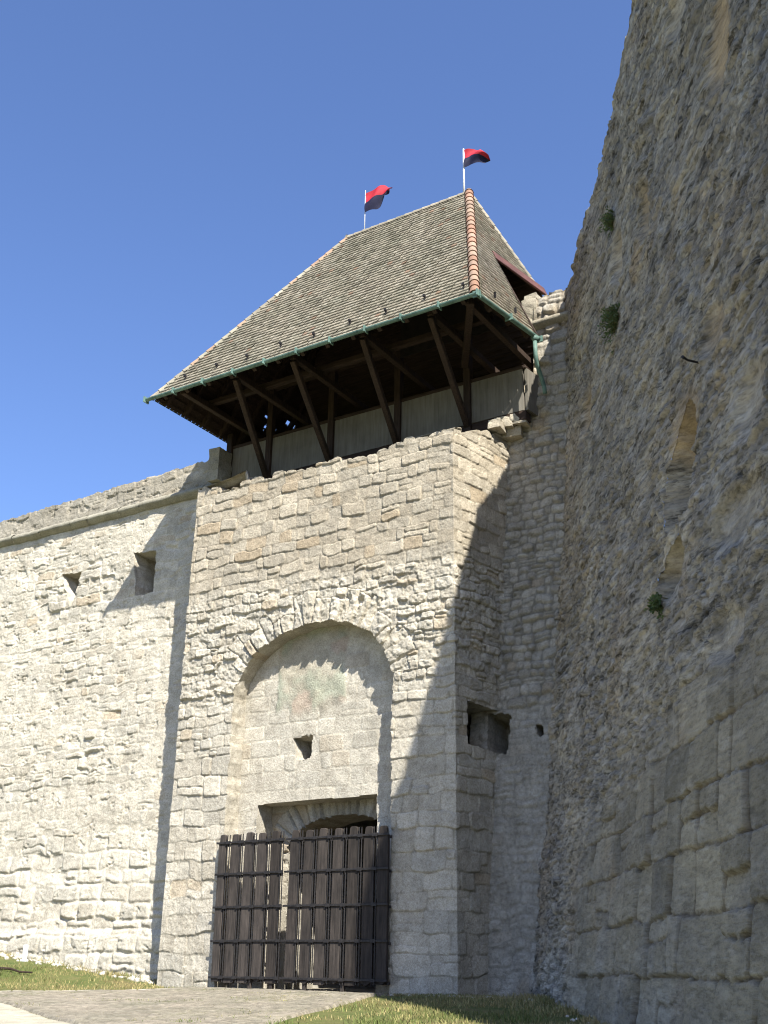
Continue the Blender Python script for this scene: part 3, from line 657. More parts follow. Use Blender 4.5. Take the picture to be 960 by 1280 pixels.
# ==================================================================== CURTAIN WALL (left)
cw = empty('curtain_wall', (-15, 1.5, .3))
tag(cw, 'sunlit pale curtain wall with two loopholes and a string course left of the gate tower', 'wall')
def off_left(z): return .058 * np.clip(10.3 - z, 0, 12) + .035 * np.clip(3.4 - z, 0, 9) + .12 * sst(1.35, 1.1, z)
def cur_base(u, v):
    P = np.stack([u, 1.5 - off_left(v), v], -1); Nn = np.zeros_like(P); Nn[:, 1] = -1; return P, Nn
crow = rows_list(31, -1, 15, lambda z: (.4, .5) if z < 3.5 else (.22, .34))
def cur_h(u, v):
    d, r, lx, ly = courses(u, v, 300, crow, lambda z: .7 if z < 3.5 else .52, .22, .085)
    low = 1 - sst(2.6, 4.2, v); dn = d + .014 * fbm(u * 10, v * 10, 51, 3); ins = sst(0, mix(.035, .08, low), dn)
    pro = np.where(r[0] > .86, (r[0] - .86) * .32, 0) - np.where(r[0] < .1, .045, 0)
    h = mix(-.012, -.045, low) * (1 - ins) + ins * (pro + (r[4] - .5) * .022 - ly * (r[5] - .3) * mix(.09, .2, low) + lx * (r[2] - .5) * .06)
    sm = sst(-.25, .25, fbm(u * .5, v * .7, 57, 4)) * (1 - low * .6)            # stretches smeared over with old mortar
    h = mix(h, h * .35 + .012, sm)
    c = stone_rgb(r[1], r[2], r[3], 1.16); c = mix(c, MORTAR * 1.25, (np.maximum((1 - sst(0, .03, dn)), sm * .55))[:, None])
    toe = sst(1.2, 1.0, v); c = mix(c, np.array([.55, .52, .44]), (toe * .7)[:, None])
    h = h + .022 * fbm(u * 2.2, v * 2.2, 53, 4) + .014 * fbm(u * 9, v * 12, 54, 4, .65) - .03 * sst(.32, .5, fbm(u * 3.2, v * 5, 56, 4, .6))
    par = sst(13.72, 13.78, v); lich = np.array([.27, .25, .205]); c = mix(c, lich * (1 + .35 * fbm(u * 3, v * 4, 58, 4))[:, None], (par * (.58 + .35 * fbm(u * .8, v * 2, 59, 3)))[:, None])
    c = c * (1 + .10 * fbm(u * .5, v * .7, 55, 4))[:, None]; return h, c
def cur_top(u):
    k = np.floor(u / .42); return 14.55 + np.clip((u + 18) / 9.5, -1, 1) * .18 + (hsh(k, 0, 81) - .5) * .06 + .05 * fbm(u * 5, u * 0, 4, 3) - 1.05 * (u > -8.62)
TRI = densify([(-15.16, 12.05), (-14.25, 11.98), (-14.50, 10.9), (-14.62, 10.9)], .12, .012, 4)
SQ = densify([(-12.04, 12.2), (-11.08, 12.12), (-11.06, 10.8), (-11.78, 10.76)], .12, .015, 6)
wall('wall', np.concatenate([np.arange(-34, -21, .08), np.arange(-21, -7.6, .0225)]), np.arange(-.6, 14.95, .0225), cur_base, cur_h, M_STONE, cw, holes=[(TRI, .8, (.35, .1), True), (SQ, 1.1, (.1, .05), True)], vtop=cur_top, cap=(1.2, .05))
# moulded string course: long weathered slabs
r = random.Random(5); x = -34.0; V = []; F = []; C = []
prof = [(.0, .16), (-.10, .15), (-.20, .06), (-.21, -.03), (-.16, -.06), (-.08, -.14), (.0, -.16)]
while x < -8.75:
    L = r.uniform(.7, 1.5); x2 = min(x + L, -8.7); dz = r.uniform(-.012, .012); dy = r.uniform(-.015, .015); o = len(V); t = r.uniform(.85, 1.1); K = 6
    for q in range(K):
        xx = mix(x + .006, x2 - .006, q / (K - 1))
        for (py, pz) in prof: V.append((xx, 1.5 + py + dy + .012 * r.uniform(-1, 1), 13.68 + pz + dz + .012 * r.uniform(-1, 1))); C.append((.36 * t, .345 * t, .28 * t))
    n = len(prof)
    for q in range(K - 1):
        for k in range(n - 1): F.append((o + q * n + k, o + q * n + k + 1, o + (q + 1) * n + k + 1, o + (q + 1) * n + k))
    x = x2
link('string_course', mesh_np('string_course', np.array(V), np.array(F), np.array(C), smooth=False), M_STONE, cw)
# end stones of the parapet beside the gallery
def rockbox(name, c, size, seed, parent, col=(.36, .335, .27), sub=5, amp=.05, rz=0):
    b = bmesh.new(); bmesh.ops.create_cube(b, size=1); bmesh.ops.subdivide_edges(b, edges=b.edges, cuts=sub, use_grid_fill=True)
    P = np.array([v.co for v in b.verts]); n = P / (np.linalg.norm(P, axis=1, keepdims=True) + 1e-9); Ps = P * np.array(size)
    P2 = Ps * (1 - .045 * (np.abs(P).sum(1, keepdims=True) - .5)) + n * (amp * fbm(Ps[:, 0] * 3 + Ps[:, 2] * 2 + seed, Ps[:, 1] * 3 - Ps[:, 2] * 2.3, seed, 3))[:, None]
    ca, sa = math.cos(rz), math.sin(rz); P2 = np.stack([P2[:, 0] * ca - P2[:, 1] * sa, P2[:, 0] * sa + P2[:, 1] * ca, P2[:, 2]], -1) + np.array(c)
    for v, p in zip(b.verts, P2): v.co = p
    me = bpy.data.meshes.new(name); b.to_mesh(me); b.free(); a = me.attributes.new('Col', 'FLOAT_COLOR', 'POINT'); a.data.foreach_set('color', np.tile(np.array([*col, 1.0], np.float32), len(me.vertices)))
    return link(name, me, M_STONE, parent)
for k, (cx_, cy_, cz_, sx_, sy_, sz_) in enumerate(((.50, 2.0, 13.58, .5, .6, .30), (.9, 2.05, 13.62, .42, .55, .28), (.62, 2.15, 13.34, .55, .5, .26), (.42, 1.6, 13.42, .35, .5, .26))): rockbox('sill_stone', (cx_, cy_, cz_), (sx_, sy_, sz_), 30 + k, tower, (.46, .42, .34), 6, .05, .12)
for k, z in enumerate((13.95, 14.3, 14.65)): rockbox('end_stone', (-8.75, 1.42, z), (.42, .6, .37), 10 + k, cw)

# ==================================================================== BACK WALL right of the tower
bw = empty('flank_wall', (1.5, 1.5, 0))
tag(bw, 'shaded rubble wall in the corner between the gate tower and the leaning bastion wall', 'wall')
BN = np.array([0, -1, .095]) / math.hypot(1, .095)
def bw_base(u, v):
    P = np.stack([u, .9 + .095 * v, v], -1); return P, np.tile(BN, (len(u), 1))
brow = rows_list(41, -1, 19, lambda z: (.17, .27) if z < 13 else (.26, .36))
def bw_h(u, v):
    d, r, lx, ly = courses(u, v, 400, brow, lambda z: .3 if z < 13 else .42, .2, .09); dn = d + .02 * fbm(u * 9, v * 9, 61, 3); ins = sst(0, .05, dn)
    h = -.05 * (1 - ins) + ins * ((r[0] - .5) * .11 - ly * r[5] * .25)
    ren = (1 - sst(5.2, 6.6, v + .8 * fbm(u * .9, v * .7, 62, 3))) * .6                # old render over the lower part
    h = mix(h, .02 + .03 * fbm(u * 2, v * 2, 63, 4), ren)
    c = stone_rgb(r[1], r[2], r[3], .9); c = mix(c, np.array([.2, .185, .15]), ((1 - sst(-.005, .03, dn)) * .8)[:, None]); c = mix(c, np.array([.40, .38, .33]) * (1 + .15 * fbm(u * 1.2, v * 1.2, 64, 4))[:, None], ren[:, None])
    och = sst(.25, .55, fbm(u * .9 + 4, v * .6, 66, 3)); c = mix(c, np.array([.36, .27, .16]), (och * .4)[:, None])
    return h + .03 * fbm(u * 3, v * 3, 65, 4) + .012 * fbm(u * 14, v * 14, 67, 3), c
def bw_top(u):
    k = np.floor(u / .4); return np.where(u > 1.18, 17.62 + (hsh(k, 0, 83) - .5) * .1, 14.85) + .04 * fbm(u * 6, u * 0, 4, 3)
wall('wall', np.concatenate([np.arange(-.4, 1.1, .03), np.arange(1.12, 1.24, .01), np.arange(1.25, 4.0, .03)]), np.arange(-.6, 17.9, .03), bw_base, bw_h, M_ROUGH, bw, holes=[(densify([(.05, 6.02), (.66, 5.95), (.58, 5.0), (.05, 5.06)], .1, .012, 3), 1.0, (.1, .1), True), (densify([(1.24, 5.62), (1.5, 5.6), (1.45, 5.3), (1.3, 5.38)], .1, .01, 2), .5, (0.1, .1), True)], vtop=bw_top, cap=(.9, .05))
for k_, z_ in enumerate((16.98, 17.36)): rockbox('parapet_stone', (1.02, 2.9, z_), (.44, .8, .42), 70 + k_, bw, (.44, .40, .31))
rockbox('parapet_stone', (1.06, 2.9, 17.64), (.4, .8, .2), 73, bw, (.44, .40, .31))
V = []; F = []; C = []; o = 0; xs = np.linspace(.95, 3.6, 16)
for xx in xs:
    for (py, pz) in prof: V.append((xx, 2.47 + py * .9 + r.uniform(-.01, .01), 16.62 + pz * .9)); C.append((.34, .31, .24))
for q in range(len(xs) - 1):
    for k in range(len(prof) - 1): F.append((q * 7 + k, q * 7 + k + 1, (q + 1) * 7 + k + 1, (q + 1) * 7 + k))
F.append((0, 1, 2, 3)); F.append((0, 3, 4, 6))
link('string_course', mesh_np('string_course', np.array(V), np.array(F), np.array(C), smooth=False), M_STONE, bw)

# ==================================================================== BASTION WALL (right, in shade)
bas = empty('bastion_wall', (4.5, -4, 0))
tag(bas, 'huge leaning weathered bastion wall in shade rising up the right side', 'wall')
B0 = np.array([.84, 1.7, 0.0]); Wd = np.array([.567, -.824, 0]); Wd /= np.linalg.norm(Wd); NH = np.array([Wd[1], -Wd[0], 0])
OZ = np.array([-1, 0, 1.5, 3, 6, 9, 11, 14, 16, 18, 24]); OV = np.array([-.34, -.17, .06, .26, .55, .90, 1.11, 1.38, 1.46, 1.5, 1.52])
def bas_off(z): return (np.interp(z - .5, OZ, OV) + np.interp(z, OZ, OV) + np.interp(z + .5, OZ, OV)) / 3
TE = 16.4
def bas_base(u, v):
    P = B0 + Wd * u[:, None] - NH * bas_off(v)[:, None]; P[:, 2] = v
    k = .09; Nn = np.tile((NH + np.array([0, 0, k])) / math.hypot(1, k), (len(u), 1)); return P, Nn
brow2 = rows_list(57, -1.5, 21, lambda z: (.15, .27))
arow = rows_list(51, -1, 21, lambda z: (.66, .76) if z < 5.2 else (.3, .42))
CAV = [  # hollows: t, z, half width, half height, depth, ochre
    (10.9, 7.95, .7, .6, .05, .8), (10.5, 5.9, .75, .5, .05, .0), (2.7, 12.3, .5, .75, .25, .9),
    (10.7, 16.6, .7, .5, .22, .1), (12.5, 13.9, .5, .9, .14, 1.0), (8.0, 14.1, .4, .55, .25, .8), (7.5, 13.3, .4, .5, -.12, .7), (5.7, 14.6, .45, .6, .28, .5), (12.2, 8.9, .4, .35, .15, .6), (13.2, 5.6, .9, .35, .22, 0.), (13.8, 6.9, .5, .45, .18, .1), (8.2, 15.8, .5, .35, -.2, 0.), (7.9, 15.0, .45, .3, -.18, .1), (9.4, 15.2, .5, .3, -.14, 0.), (12.9, 4.2, .6, .3, .14, 0.)]
def bas_ash(u, v):
    lowz = 1 - sst(2.9, 4.1, v + .8 * fbm(u * .5, v * .5, 71, 4) - .12 * (u - 10)); neart = sst(3.5, 6.0, u + .8 * fbm(u * .7, v * .6, 72, 3)); return lowz * neart
def bas_rough(P):
    u = (P - B0) @ Wd; v = P[:, 2]; cav = np.zeros(len(P))
    for (t, z, a, b, dep, o) in CAV:
        if dep > 0: cav = np.maximum(cav, np.exp(-(((u - t) / a) ** 2 + ((v - z) / b) ** 2) ** 3))
    return (1 - .62 * bas_ash(u, v)) * (1 - .6 * cav)
def bas_h(u, v):
    # squared courses low down near the viewer, eroded rubble elsewhere
    ash = bas_ash(u, v)
    d, r, lx, ly = courses(u, v, 500, arow, lambda z: .95 if z < 5.2 else .55, .12, .05)
    dn = d + .022 * fbm(u * 9, v * 9, 73, 4, .65); ins = sst(-.004, .022, dn)
    ha = -.06 * (1 - ins) + ins * ((r[0] - .5) * .08 + lx * (r[4] - .5) * .10 - ly * (r[5] - .3) * .06)
    d2, q, lx2, ly2 = courses(u, v, 520, brow2, lambda z: .46, .3, .12, .85); e2 = d2 + .03 * fbm(u * 6, v * 10, 75, 4, .6); in2 = sst(-.01, .045, e2)
    keepj = sst(-.35, .1, fbm(u * .6, v * .6, 89, 3)); cav = 0
    hr = -.04 * (1 - in2) * keepj + in2 * ((q[0] - .5) * .06 + lx2 * (q[4] - .5) * .12 - ly2 * q[5] * .2)
    big, qb, _ = voro(u / 1.1 + .3 * vn(u, v, 14), v / .8 + .3 * vn(u + 5, v, 15), 540); hr = hr + .035 * (qb[0] - .5)
    us_ = u + .25 * v * fbm(u * .3, v * .3, 70, 2)
    rdg = 1 - np.abs(fbm(us_ * 2.0, v * 7.5, 76, 5, .62)) * 2
    crev = sst(.80, .97, 1 - np.abs(fbm(us_ * 1.7, v * 6.0, 80, 5, .62)) * 1.5) * sst(-.2, .25, fbm(u * .9, v * .8, 86, 3))
    val = sst(.80, .96, 1 - np.abs(fbm(us_ * 4.5, v * 11, 90, 4, .6)) * 1.5)
    hr = hr + .018 * rdg + .026 * fbm(us_ * 2.2, v * 8, 77, 5, .6) - .045 * crev - .016 * val
    r2s = [(((u - t + .10 * fbm(v * 2.2, u * 1.5 + t, 5, 3)) / a_) ** 2 + ((v - z_ + .08 * fbm(u * 3, v * 2, 6, 3)) / b_) ** 2, dep, o) for (t, z_, a_, b_, dep, o) in CAV]
    for r2_, dep, o in r2s:
        if dep > 0: cav = np.maximum(cav, np.exp(-r2_ ** 4))
    h = mix(hr, ha, ash) * (1 - .75 * cav) + mix(.010, .009, ash) * fbm(u * 9, v * 14, 78, 4, .68) + .04 * fbm(u * .8, v * .8, 79, 3)
    g0 = np.stack([mix(.36, .50, q[2]), mix(.32, .445, q[2]), mix(.25, .355, q[2])], -1); ga = np.stack([mix(.25, .395, r[1]), mix(.222, .35, r[1]), mix(.163, .26, r[1])], -1)
    c = mix(g0, ga, ash[:, None])
    gy_ = sst(.0, .5, fbm(u * .55, v * .5, 81, 4)); c = mix(c, np.array([.40, .385, .35]), (gy_ * .5)[:, None])
    oc = sst(.15, .5, fbm(u * .7 + 7, v * .6, 82, 4)); c = mix(c, np.array([.44, .34, .215]), (oc * .4)[:, None])
    dk = sst(.10, .42, fbm(us_ * 1.2, v * 3.2, 83, 5, .65)); c = mix(c, np.array([.19, .18, .165]), (dk * .6 * (1 - .6 * ash))[:, None])
    sp_ = np.maximum(np.maximum(sst(.2, .42, fbm(us_ * 3.6, v * 11, 84, 4, .6)), crev), np.maximum(val * .8, (1 - in2) * keepj * .7)); c = mix(c, np.array([.11, .105, .095]), (sp_ * .45 * (1 - .75 * ash) * (1 - .8 * cav))[:, None])  # dark pits and joints, crevice shade painted in with them
    pv = sst(.15, .42, fbm(us_ * 2.6 + 3, v * 8, 87, 4, .6)); c = mix(c, np.array([.58, .54, .455]), (pv * .5 * (1 - .6 * ash))[:, None])
    c = mix(c, np.array([.15, .115, .075]), ((1 - sst(-.004, .03, dn)) * ash * .8)[:, None])
    for r2_, dep, o in r2s:
        w_ = np.exp(-r2_ ** (3 if dep > 0 else 2)); h = h - dep * (.68 if dep > 0 else .8) * w_
        if o: c = mix(c, np.array([.46, .32, .16]), (w_ * o * .75)[:, None])
        elif dep > .25: c = mix(c, np.array([.34, .33, .31]), (w_ * .6)[:, None])
    return h, c
def bas_top(u):
    z = np.interp(u, [-4, 0, 2, 4, 6, 7, 8, 11, 13, 16.5], [17.1, 17.3, 17.65, 17.95, 18.35, 18.9, 19.35, 19.3, 19.0, 19.3]); k = np.floor(u / .5); return z + (hsh(k, 0, 85) - .5) * .07 + .035 * fbm(u * 4, u * 0, 8, 3)
us = [-3.0]
while us[-1] < TE: us.append(us[-1] + mix(.055, .023, min(1, max(0, (us[-1] - 1) / 11))))
us = np.array([x for x in us if x < TE] + [TE])
wall('wall', us, np.concatenate([np.arange(-.9, 9, .028), np.arange(9, 19.8, .04)]), bas_base, bas_h, M_BAST, bas, vtop=bas_top, cap=(3.0, .1), rough_fn=bas_rough, holes=[(densify([(10.05, 6.5), (10.0, 7.1), (10.2, 7.7), (10.6, 8.15), (11.05, 8.38), (11.4, 8.1), (11.55, 7.4), (11.48, 6.5), (10.9, 6.4)], .12, .03, 21), .42, (.35, .2), True), (densify([(9.75, 5.6), (9.75, 5.95), (10.3, 6.25), (10.95, 6.25), (11.18, 5.95), (11.0, 5.6), (10.4, 5.45)], .12, .03, 22), .30, (.3, .3), True), (densify([(4.6, 6.3), (4.62, 6.8), (4.98, 6.85), (5.0, 6.28)], .12, .02, 23), .3, (.2, .2), True), (densify([(4.05, 5.65), (4.05, 5.95), (4.4, 6.0), (4.4, 5.62)], .12, .02, 24), .3, (.2, .2), True)])
PE = B0 + Wd * TE
def end_base(u, v):
    P = PE - NH * (bas_off(v) + u)[:, None]; P[:, 2] = v; return P, np.tile(Wd, (len(u), 1))
def end_h(u, v):
    h, c = bas_h(u + 40, v); w = sst(0, .25, u)
    h0, c0 = bas_h(np.full(len(u), TE), v); return h * w, c
wall('end_wall', np.arange(0, 9, .07), np.arange(-1.6, 19.8, .07), end_base, end_h, M_BAST, bas, rough_fn=lambda P: np.ones(len(P)), vtop=lambda u: np.full(len(u), 19.28))
def bpt(t, z, out=0.0):
    p, n = bas_base(np.array([t]), np.array([z])); h, _ = bas_h(np.array([t]), np.array([z])); return Vector(p[0] + n[0] * (h[0] + out)), Vector(n[0])

# ==================================================================== WOODEN GATE
GY = -.16; BARZ = [3.2, 2.48, 1.74, 1.0, .22]
def plank(x, w, z0, z1, parent, seed):
    r = random.Random(seed); b = bmesh.new(); hw = w / 2; hd = .45
    top = [(-hw, z1 - .20), (-hw * .78, z1 - .15), (-hw * .70, z1 - .03), (-hw * .45, z1), (hw * .45, z1), (hw * .70, z1 - .03), (hw * .78, z1 - .15), (hw, z1 - .20)]
    pt = r.choice((0, .0, .08)); bot = [(hw, z0 + pt), (hw * .25 * r.uniform(-1, 1), z0), (-hw, z0 + pt)]
    pts = [(p + x, z) for p, z in top + bot]; th = .085
    A = [b.verts.new((px, GY - th / 2, pz)) for px, pz in pts]; Bk = [b.verts.new((px, GY + th / 2, pz)) for px, pz in pts]
    b.faces.new(A); b.faces.new(Bk[::-1])
    for k in range(len(pts)): b.faces.new((A[k], Bk[k], Bk[(k + 1) % len(pts)], A[(k + 1) % len(pts)]))
    bmesh.ops.recalc_face_normals(b, faces=b.faces); bmesh.ops.bevel(b, geom=list(b.edges), offset=.008, segments=1, affect='EDGES')
    rt_ = Matrix.Rotation(r.uniform(-.006, .006), 4, 'Y'); bmesh.ops.transform(b, matrix=Matrix.Translation((x, 0, 0)) @ rt_ @ Matrix.Translation((-x, 0, 0)), verts=b.verts)
    me = bpy.data.meshes.new('plank'); b.to_mesh(me); b.free(); return link('plank', me, M_GATE, parent)
def leaf(xs, label, seed, lean):
    x0, x1 = xs[0], xs[-1]; root = empty('gate_leaf', ((x0 + x1) / 2, GY, 0)); tag(root, label, 'gate', 'leaves of the wooden gate')
    for i, x in enumerate(xs): plank(x, .272 if i or seed == 2 else .22, .10 + .03 * (i % 3 == 0), 3.40 + RND.uniform(-.02, .03), root, seed * 50 + i)
    for z in BARZ:
        MB().bar((x0 - (.17 if seed == 1 else .24), GY - .058, z), (x1 + (.24 if seed == 1 else .17), GY - .058, z), .03, .045).build('iron_bar', M_IRON, root, .004)
        MB().bar((x0 - .17, GY + .06, z - .05), (x1 + .17, GY + .06, z - .05), .04, .06).build('iron_bar', M_IRON, root, .004)
    gaps = [(a + b) / 2 for a, b in zip(xs, xs[1:])] + ([x1 + .2] if seed == 1 else [])
    for gx_ in gaps:
        mb = MB().tube([(gx_ - .035, GY - .05, .12), (gx_ - .035, GY - .05, 3.38)], .013, 8).tube([(gx_ + .035, GY - .05, .12), (gx_ + .035, GY - .05, 3.38)], .013, 8)
        for z in BARZ: mb.box((gx_, GY - .07, z), (.13, .03, .07))
        mb.build('iron_rod', M_IRON, root)
    for x in (xs[len(xs) // 2] + .2, xs[-1] if seed == 1 else xs[1] + .0): MB().box((x, GY + .02, .06), (.09, .07, .34)).build('foot', M_GATE, root, .006)
    root.rotation_euler = (0, lean, 0)
    return root
leaf([-6.27, -5.88, -5.47, -5.07, -4.67], 'left leaf of the dark plank gate, five planks, in full sun', 1, -.006)
leaf([-4.15, -3.75, -3.35, -2.94, -2.53, -2.12, -1.74], 'right leaf of the dark plank gate, crossed by the wall shadow', 2, .002)

# ==================================================================== FLAGS
def flag(x, zb, zt, pts_top, pts_bot, label, poleW, seed, mats):
    root = empty('flag', (x, 2.0, zb)); tag(root, label, 'flag', 'flags on the roof ridge')
    MB().tube([(x, 2.0, zb - .25), (x, 2.0, (zb + zt) / 2), (x, 2.0, zt)], poleW, 10, poleW * .7).build('pole', M_POLE, root, smooth=True)
    nu, nv = 28, 18; V = []; F = []; rv = random.Random(seed)
    def ev(P, t):
        k = t * (len(P) - 1); i = min(int(k), len(P) - 2); return Vector(P[i]).lerp(Vector(P[i + 1]), k - i)
    for i in range(nu + 1):
        for j in range(nv + 1):
            a = i / nu; b = j / nv; p = ev(pts_top, a).lerp(ev(pts_bot, a), b)
            y = 2.0 - .04 + .13 * a * math.sin(a * 9 + b * 3 + seed) + .05 * math.sin(b * 6 + a * 4); V.append((x + p.x, y + p.x * .25, p.y + .015 * math.sin(a * 14 + b * 5)))
    for i in range(nu):
        for j in range(nv): o = i * (nv + 1) + j; F.append((o, o + 1, o + nv + 2, o + nv + 1))
    def band(name, j0, j1, mat):
        sel = np.array([f for k, f in enumerate(F) if j0 <= k % nv < j1]); used = np.unique(sel); rm = {a: b for b, a in enumerate(used)}
        VV = np.array(V)[used]; FF = np.array([[rm[a] for a in f] for f in sel]); link(name, mesh_np(name, VV, FF), mat, root)
    h = nv // 2; band('cloth', 0, h, mats[0]); band('cloth', h, nv, mats[1])
def cloth_mat(name, c):
    m, t, b = nodes(name); b.inputs['Base Color'].default_value = (*c, 1); b.inputs['Roughness'].default_value = .75; v = coords(t); n = noise(t, v, 200, 2); bump(t, b, n, .002)
    t.links.new(ramp(t, noise(t, v, 4), [(.3, tuple(q * .8 for q in c)), (.7, tuple(q * 1.15 for q in c))]), b.inputs['Base Color']); return m
RED = cloth_mat('red cloth', (.36, .018, .03)); NAVY = cloth_mat('dark blue cloth', (.007, .008, .03))
flag(-4.13, 21.45, 22.95, [(0.02, 22.80), (.35, 22.96), (.62, 23.02), (.95, 22.72)], [(.03, 22.10), (.35, 22.18), (.58, 22.42), (.72, 22.62)], 'drooping red and navy flag on the thin pole at the ridge left end', .017, 1, (RED, NAVY))
flag(-.66, 21.45, 23.05, [(.03, 22.98), (.28, 23.02), (.52, 22.86), (.74, 22.62)], [(.05, 22.34), (.22, 22.42), (.5, 22.44), (.72, 22.46)], 'red and blue flag blowing from the pale pole at the roof peak', .035, 4, (RED, NAVY))

# ==================================================================== SMALL THINGS
def leaf_mat(name, c0, c1):
    m, t, b = nodes(name); v = coords(t); t.links.new(ramp(t, noise(t, v, 9, 3), [(.3, c0), (.7, c1)]), b.inputs['Base Color']); b.inputs['Roughness'].default_value = .7; return m
M_LEAF = leaf_mat('wall plant leaf', (.05, .085, .028), (.13, .17, .06)); M_STEM = leaf_mat('dry plant stem', (.09, .085, .04), (.17, .14, .07))
def tuft(t, z, rad, hgt, n, label, seed):
    p0, nn = bpt(t, z); r = random.Random(seed); root = empty('wall_plant', p0); tag(root, label, 'plant', 'plants rooted in the bastion wall')
    V = []; F = []; mb = MB()
    for k in range(n):
        d = (nn * r.uniform(.25, 1.0) + Vector((r.uniform(-1, 1), r.uniform(-1, 1), 0)) * .6 + Vector((0, 0, r.uniform(-.6, 1.1)))).normalized(); L = hgt * r.uniform(.4, 1.0)
        base = p0 + Vector(Wd) * r.uniform(-rad, rad) * .6 + Vector((0, 0, r.uniform(-rad, rad) * .6)); drop = r.uniform(.1, .6); cur = lambda f: base + d * L * f + Vector((0, 0, -drop * L * f * f))
        mb.tube([base - nn * .08, cur(.4), cur(.75), cur(1)], .004, 4, .002)
        for q in range(13):
            c = cur(.15 + .85 * q / 12); ax = (d + Vector((r.uniform(-1, 1), r.uniform(-1, 1), r.uniform(-1, 1)))).normalized(); sd_ = ax.cross(Vector((r.uniform(-1, 1), r.uniform(-1, 1), r.uniform(-1, 1)))).normalized(); ll = r.uniform(.035, .075); ww = ll * r.uniform(.2, .34); o = len(V)
            V += [tuple(c), tuple(c + ax * ll * .5 + sd_ * ww), tuple(c + ax * ll), tuple(c + ax * ll * .5 - sd_ * ww)]; F.append((o, o + 1, o + 2, o + 3))
    link('leaves', mesh_np('leaves', np.array(V), np.array(F), smooth=False), M_LEAF, root)
    mb.tube([p0 - nn * .1, p0 + nn * .12, p0 + nn * .2 + Vector((0, 0, .06))], .014, 6).build('stem', M_STEM, root)
tuft(5.75, 13.0, .34, .46, 110, 'largest green plant tuft growing from the wall beside the roof', 1)
tuft(5.55, 15.7, .28, .32, 50, 'dark grassy tuft highest up on the bastion wall near its sky edge', 2)
tuft(10.1, 5.45, .16, .22, 45, 'small dark plant below the pale hollow in the bastion wall', 3)
p, n = bpt(11.62, 8.62); rod = MB().tube([p - n * .2, p + n * .20 + Vector(Wd) * .08, p + n * .28 + Vector(Wd) * .14], .018, 8).tube([p + n * .28 + Vector(Wd) * .14, p + n * .30 + Vector(Wd) * .16], .024, 8).build('iron_rod', M_IRON)
tag(rod, 'short dark iron rod sticking out of the bastion wall', 'rod')
# white marker post on the lawn
mp = empty('marker_post', (-13.05, .1, float(gz(-13.05, .1)))); tag(mp, 'small white marker post standing on the lawn by the curtain wall', 'post')
zb = float(gz(-13.05, .1))
mk = MB().box((-13.05, .1, zb + .19), (.15, .06, .44)).build('post', M_WHITE, mp, .012)
MB().box((-13.05, .1, zb + .02), (.2, .12, .06)).build('foot', M_WHITE, mp, .012)
st = [(-12.3, -1.3), (-11.9, -1.28), (-11.5, -1.36), (-11.1, -1.32)]
tag(MB().tube([(a, b, float(gz(a, b)) + .06 + .02 * (k % 2)) for k, (a, b) in enumerate(st)], .035, 7, .02).build('stick', M_TIMBER, None), 'dark thin stick lying in the grass below the curtain wall', 'stick')

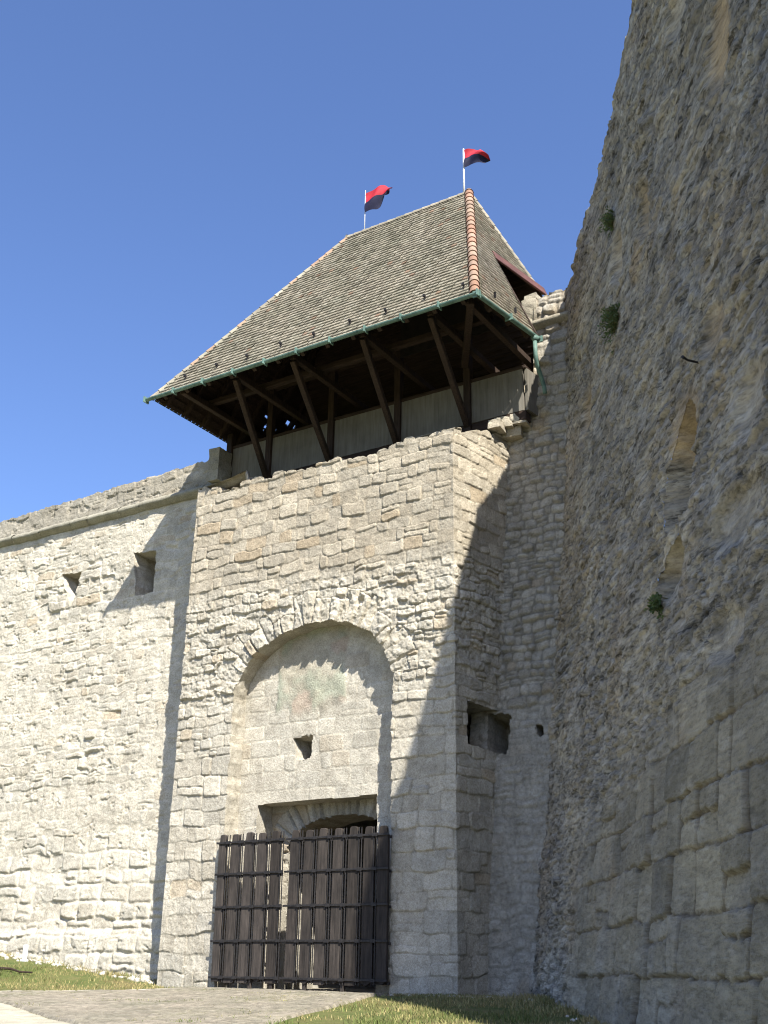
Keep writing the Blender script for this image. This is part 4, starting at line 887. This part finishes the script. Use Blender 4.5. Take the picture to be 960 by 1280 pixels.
# ==================================================================== GRASS
def grass():
    rng = np.random.default_rng(4); pts = []
    def inpoly(poly, x, y):
        return polydist(poly, x, y)[0]
    for (x0, x1, y0, y1, n) in ((-18, -6.4, -8, 1.3, 26000), (-1.8, 8.5, -11, .9, 42000)):
        x = rng.uniform(x0, x1, n); y = rng.uniform(y0, y1, n); ok = inpoly(PATH, x, y) > .02 + rng.uniform(0, .14, n) ** 1
        ok &= inpoly(PAVE, x, y) > .05
        t = (np.stack([x, y, x * 0], -1) - B0) @ NH; ok &= t > -.1                                                    # outside the bastion wall
        ok &= (y < .02) | (x < -8.4) | (x > .4); ok &= fbm(x * .9, y * .9, 33, 4) > -.12 + .25 * rng.uniform(-1, 1, n)
        ok &= y < .75
        pts.append(np.stack([x[ok], y[ok]], -1))
    e = rng.uniform(0, 1, (3500, 2)); i = rng.integers(0, 6, 3500)                # tufts between the cobbles
    cx = rng.uniform(-7, 0, 60); cy = rng.uniform(-8, -1, 60); k = rng.integers(0, 60, 2600); x = cx[k] + rng.normal(0, .16, 2600); y = cy[k] + rng.normal(0, .12, 2600)
    ok = inpoly(PATH, x, y) < -.05; pts.append(np.stack([x[ok], y[ok]], -1))
    fx = rng.uniform(-17, -8.4, 2600); fy = .62 - np.abs(rng.normal(0, .10, 2600)); ok = vn(fx * 1.3, fx * 0, 5) > -.1; pts.append(np.stack([fx[ok], fy[ok]], -1))
    ft = rng.uniform(-.5, 15, 3000); fo = np.abs(rng.normal(0, .12, 3000)); q = B0[:2] + Wd[:2] * ft[:, None] + NH[:2] * (.22 + fo)[:, None]; ok = vn(ft * 1.1, ft * 0, 6) > -.2; pts.append(q[ok])
    fx = rng.uniform(-1.6, 1.0, 700); pts.append(np.stack([fx, -.05 - np.abs(rng.normal(0, .08, 700))], -1)); nfoot = 2600
    P = np.concatenate(pts); n = len(P); z = gz(P[:, 0], P[:, 1]); patch = fbm(P[:, 0] * .6, P[:, 1] * .6, 36, 3)
    h = rng.uniform(.03, .075, n) * (1 + .5 * patch); dist = np.abs((np.stack([P[:, 0], P[:, 1], P[:, 0] * 0], -1) - B0) @ NH); near = (P[:, 1] > .3) | (dist < .45); h = np.where(near, h * rng.uniform(1, 2.4, n), h); a = rng.uniform(0, 2 * np.pi, n); w = rng.uniform(.006, .012, n); lx = rng.normal(0, .5, n) * h; ly = rng.normal(0, .5, n) * h
    dx = np.cos(a) * w; dy = np.sin(a) * w
    V = np.stack([np.stack([P[:, 0] - dx, P[:, 1] - dy, z - .01], -1), np.stack([P[:, 0] + dx, P[:, 1] + dy, z - .01], -1), np.stack([P[:, 0] + dx * .3 + lx, P[:, 1] + dy * .3 + ly, z + h], -1), np.stack([P[:, 0] - dx * .3 + lx, P[:, 1] - dy * .3 + ly, z + h], -1)], 1).reshape(-1, 3)
    F = np.arange(4 * n).reshape(n, 4); dry = np.clip(.55 + patch * -1.1 + rng.normal(0, .25, n), 0, 1)[:, None]
    c = mix(np.array([.10, .135, .035]), np.array([.33, .27, .13]), dry) * rng.uniform(.7, 1.25, (n, 1)); c = np.repeat(c, 4, 0)
    tag(link('grass', mesh_np('grass', V, F, c, smooth=False), attr_mat('grass blades', .0, 30, .8)), 'short dry green grass on both sides of the path', 'grass', kind='stuff')
grass()

def rubble():
    r = random.Random(12); bm = bmesh.new()
    for k in range(215):
        if k < 150: x = r.uniform(-17, -8.4); y = .60 - abs(r.gauss(0, .22))
        elif k < 180: x = r.uniform(-1.5, .9); y = -.1 - abs(r.gauss(0, .15))
        else:
            t = r.uniform(0, 14); p = B0 + Wd * t + NH * (.25 + abs(r.gauss(0, .18))); x, y = p[0], p[1]
        sz = r.uniform(.02, .075) * (1.25 if k < 150 else .7); q = bmesh.ops.create_icosphere(bm, subdivisions=1, radius=sz); M = Matrix.Translation((x, y, float(gz(x, y)) + sz * .25)) @ Matrix.Rotation(r.uniform(0, 6), 4, 'Z') @ Matrix.Diagonal((r.uniform(.8, 1.5), r.uniform(.7, 1.2), r.uniform(.5, .8), 1))
        for v in q['verts']: v.co = v.co * r.uniform(.8, 1.15)
        bmesh.ops.transform(bm, matrix=M, verts=q['verts'])
    me = bpy.data.meshes.new('rubble'); bm.to_mesh(me); bm.free(); tag(link('rubble', me, flat_mat('broken limestone', (.34, .31, .25), (.52, .48, .40), 12, .95)), 'loose broken pale stones along the wall foot', 'rubble', kind='stuff')
rubble()
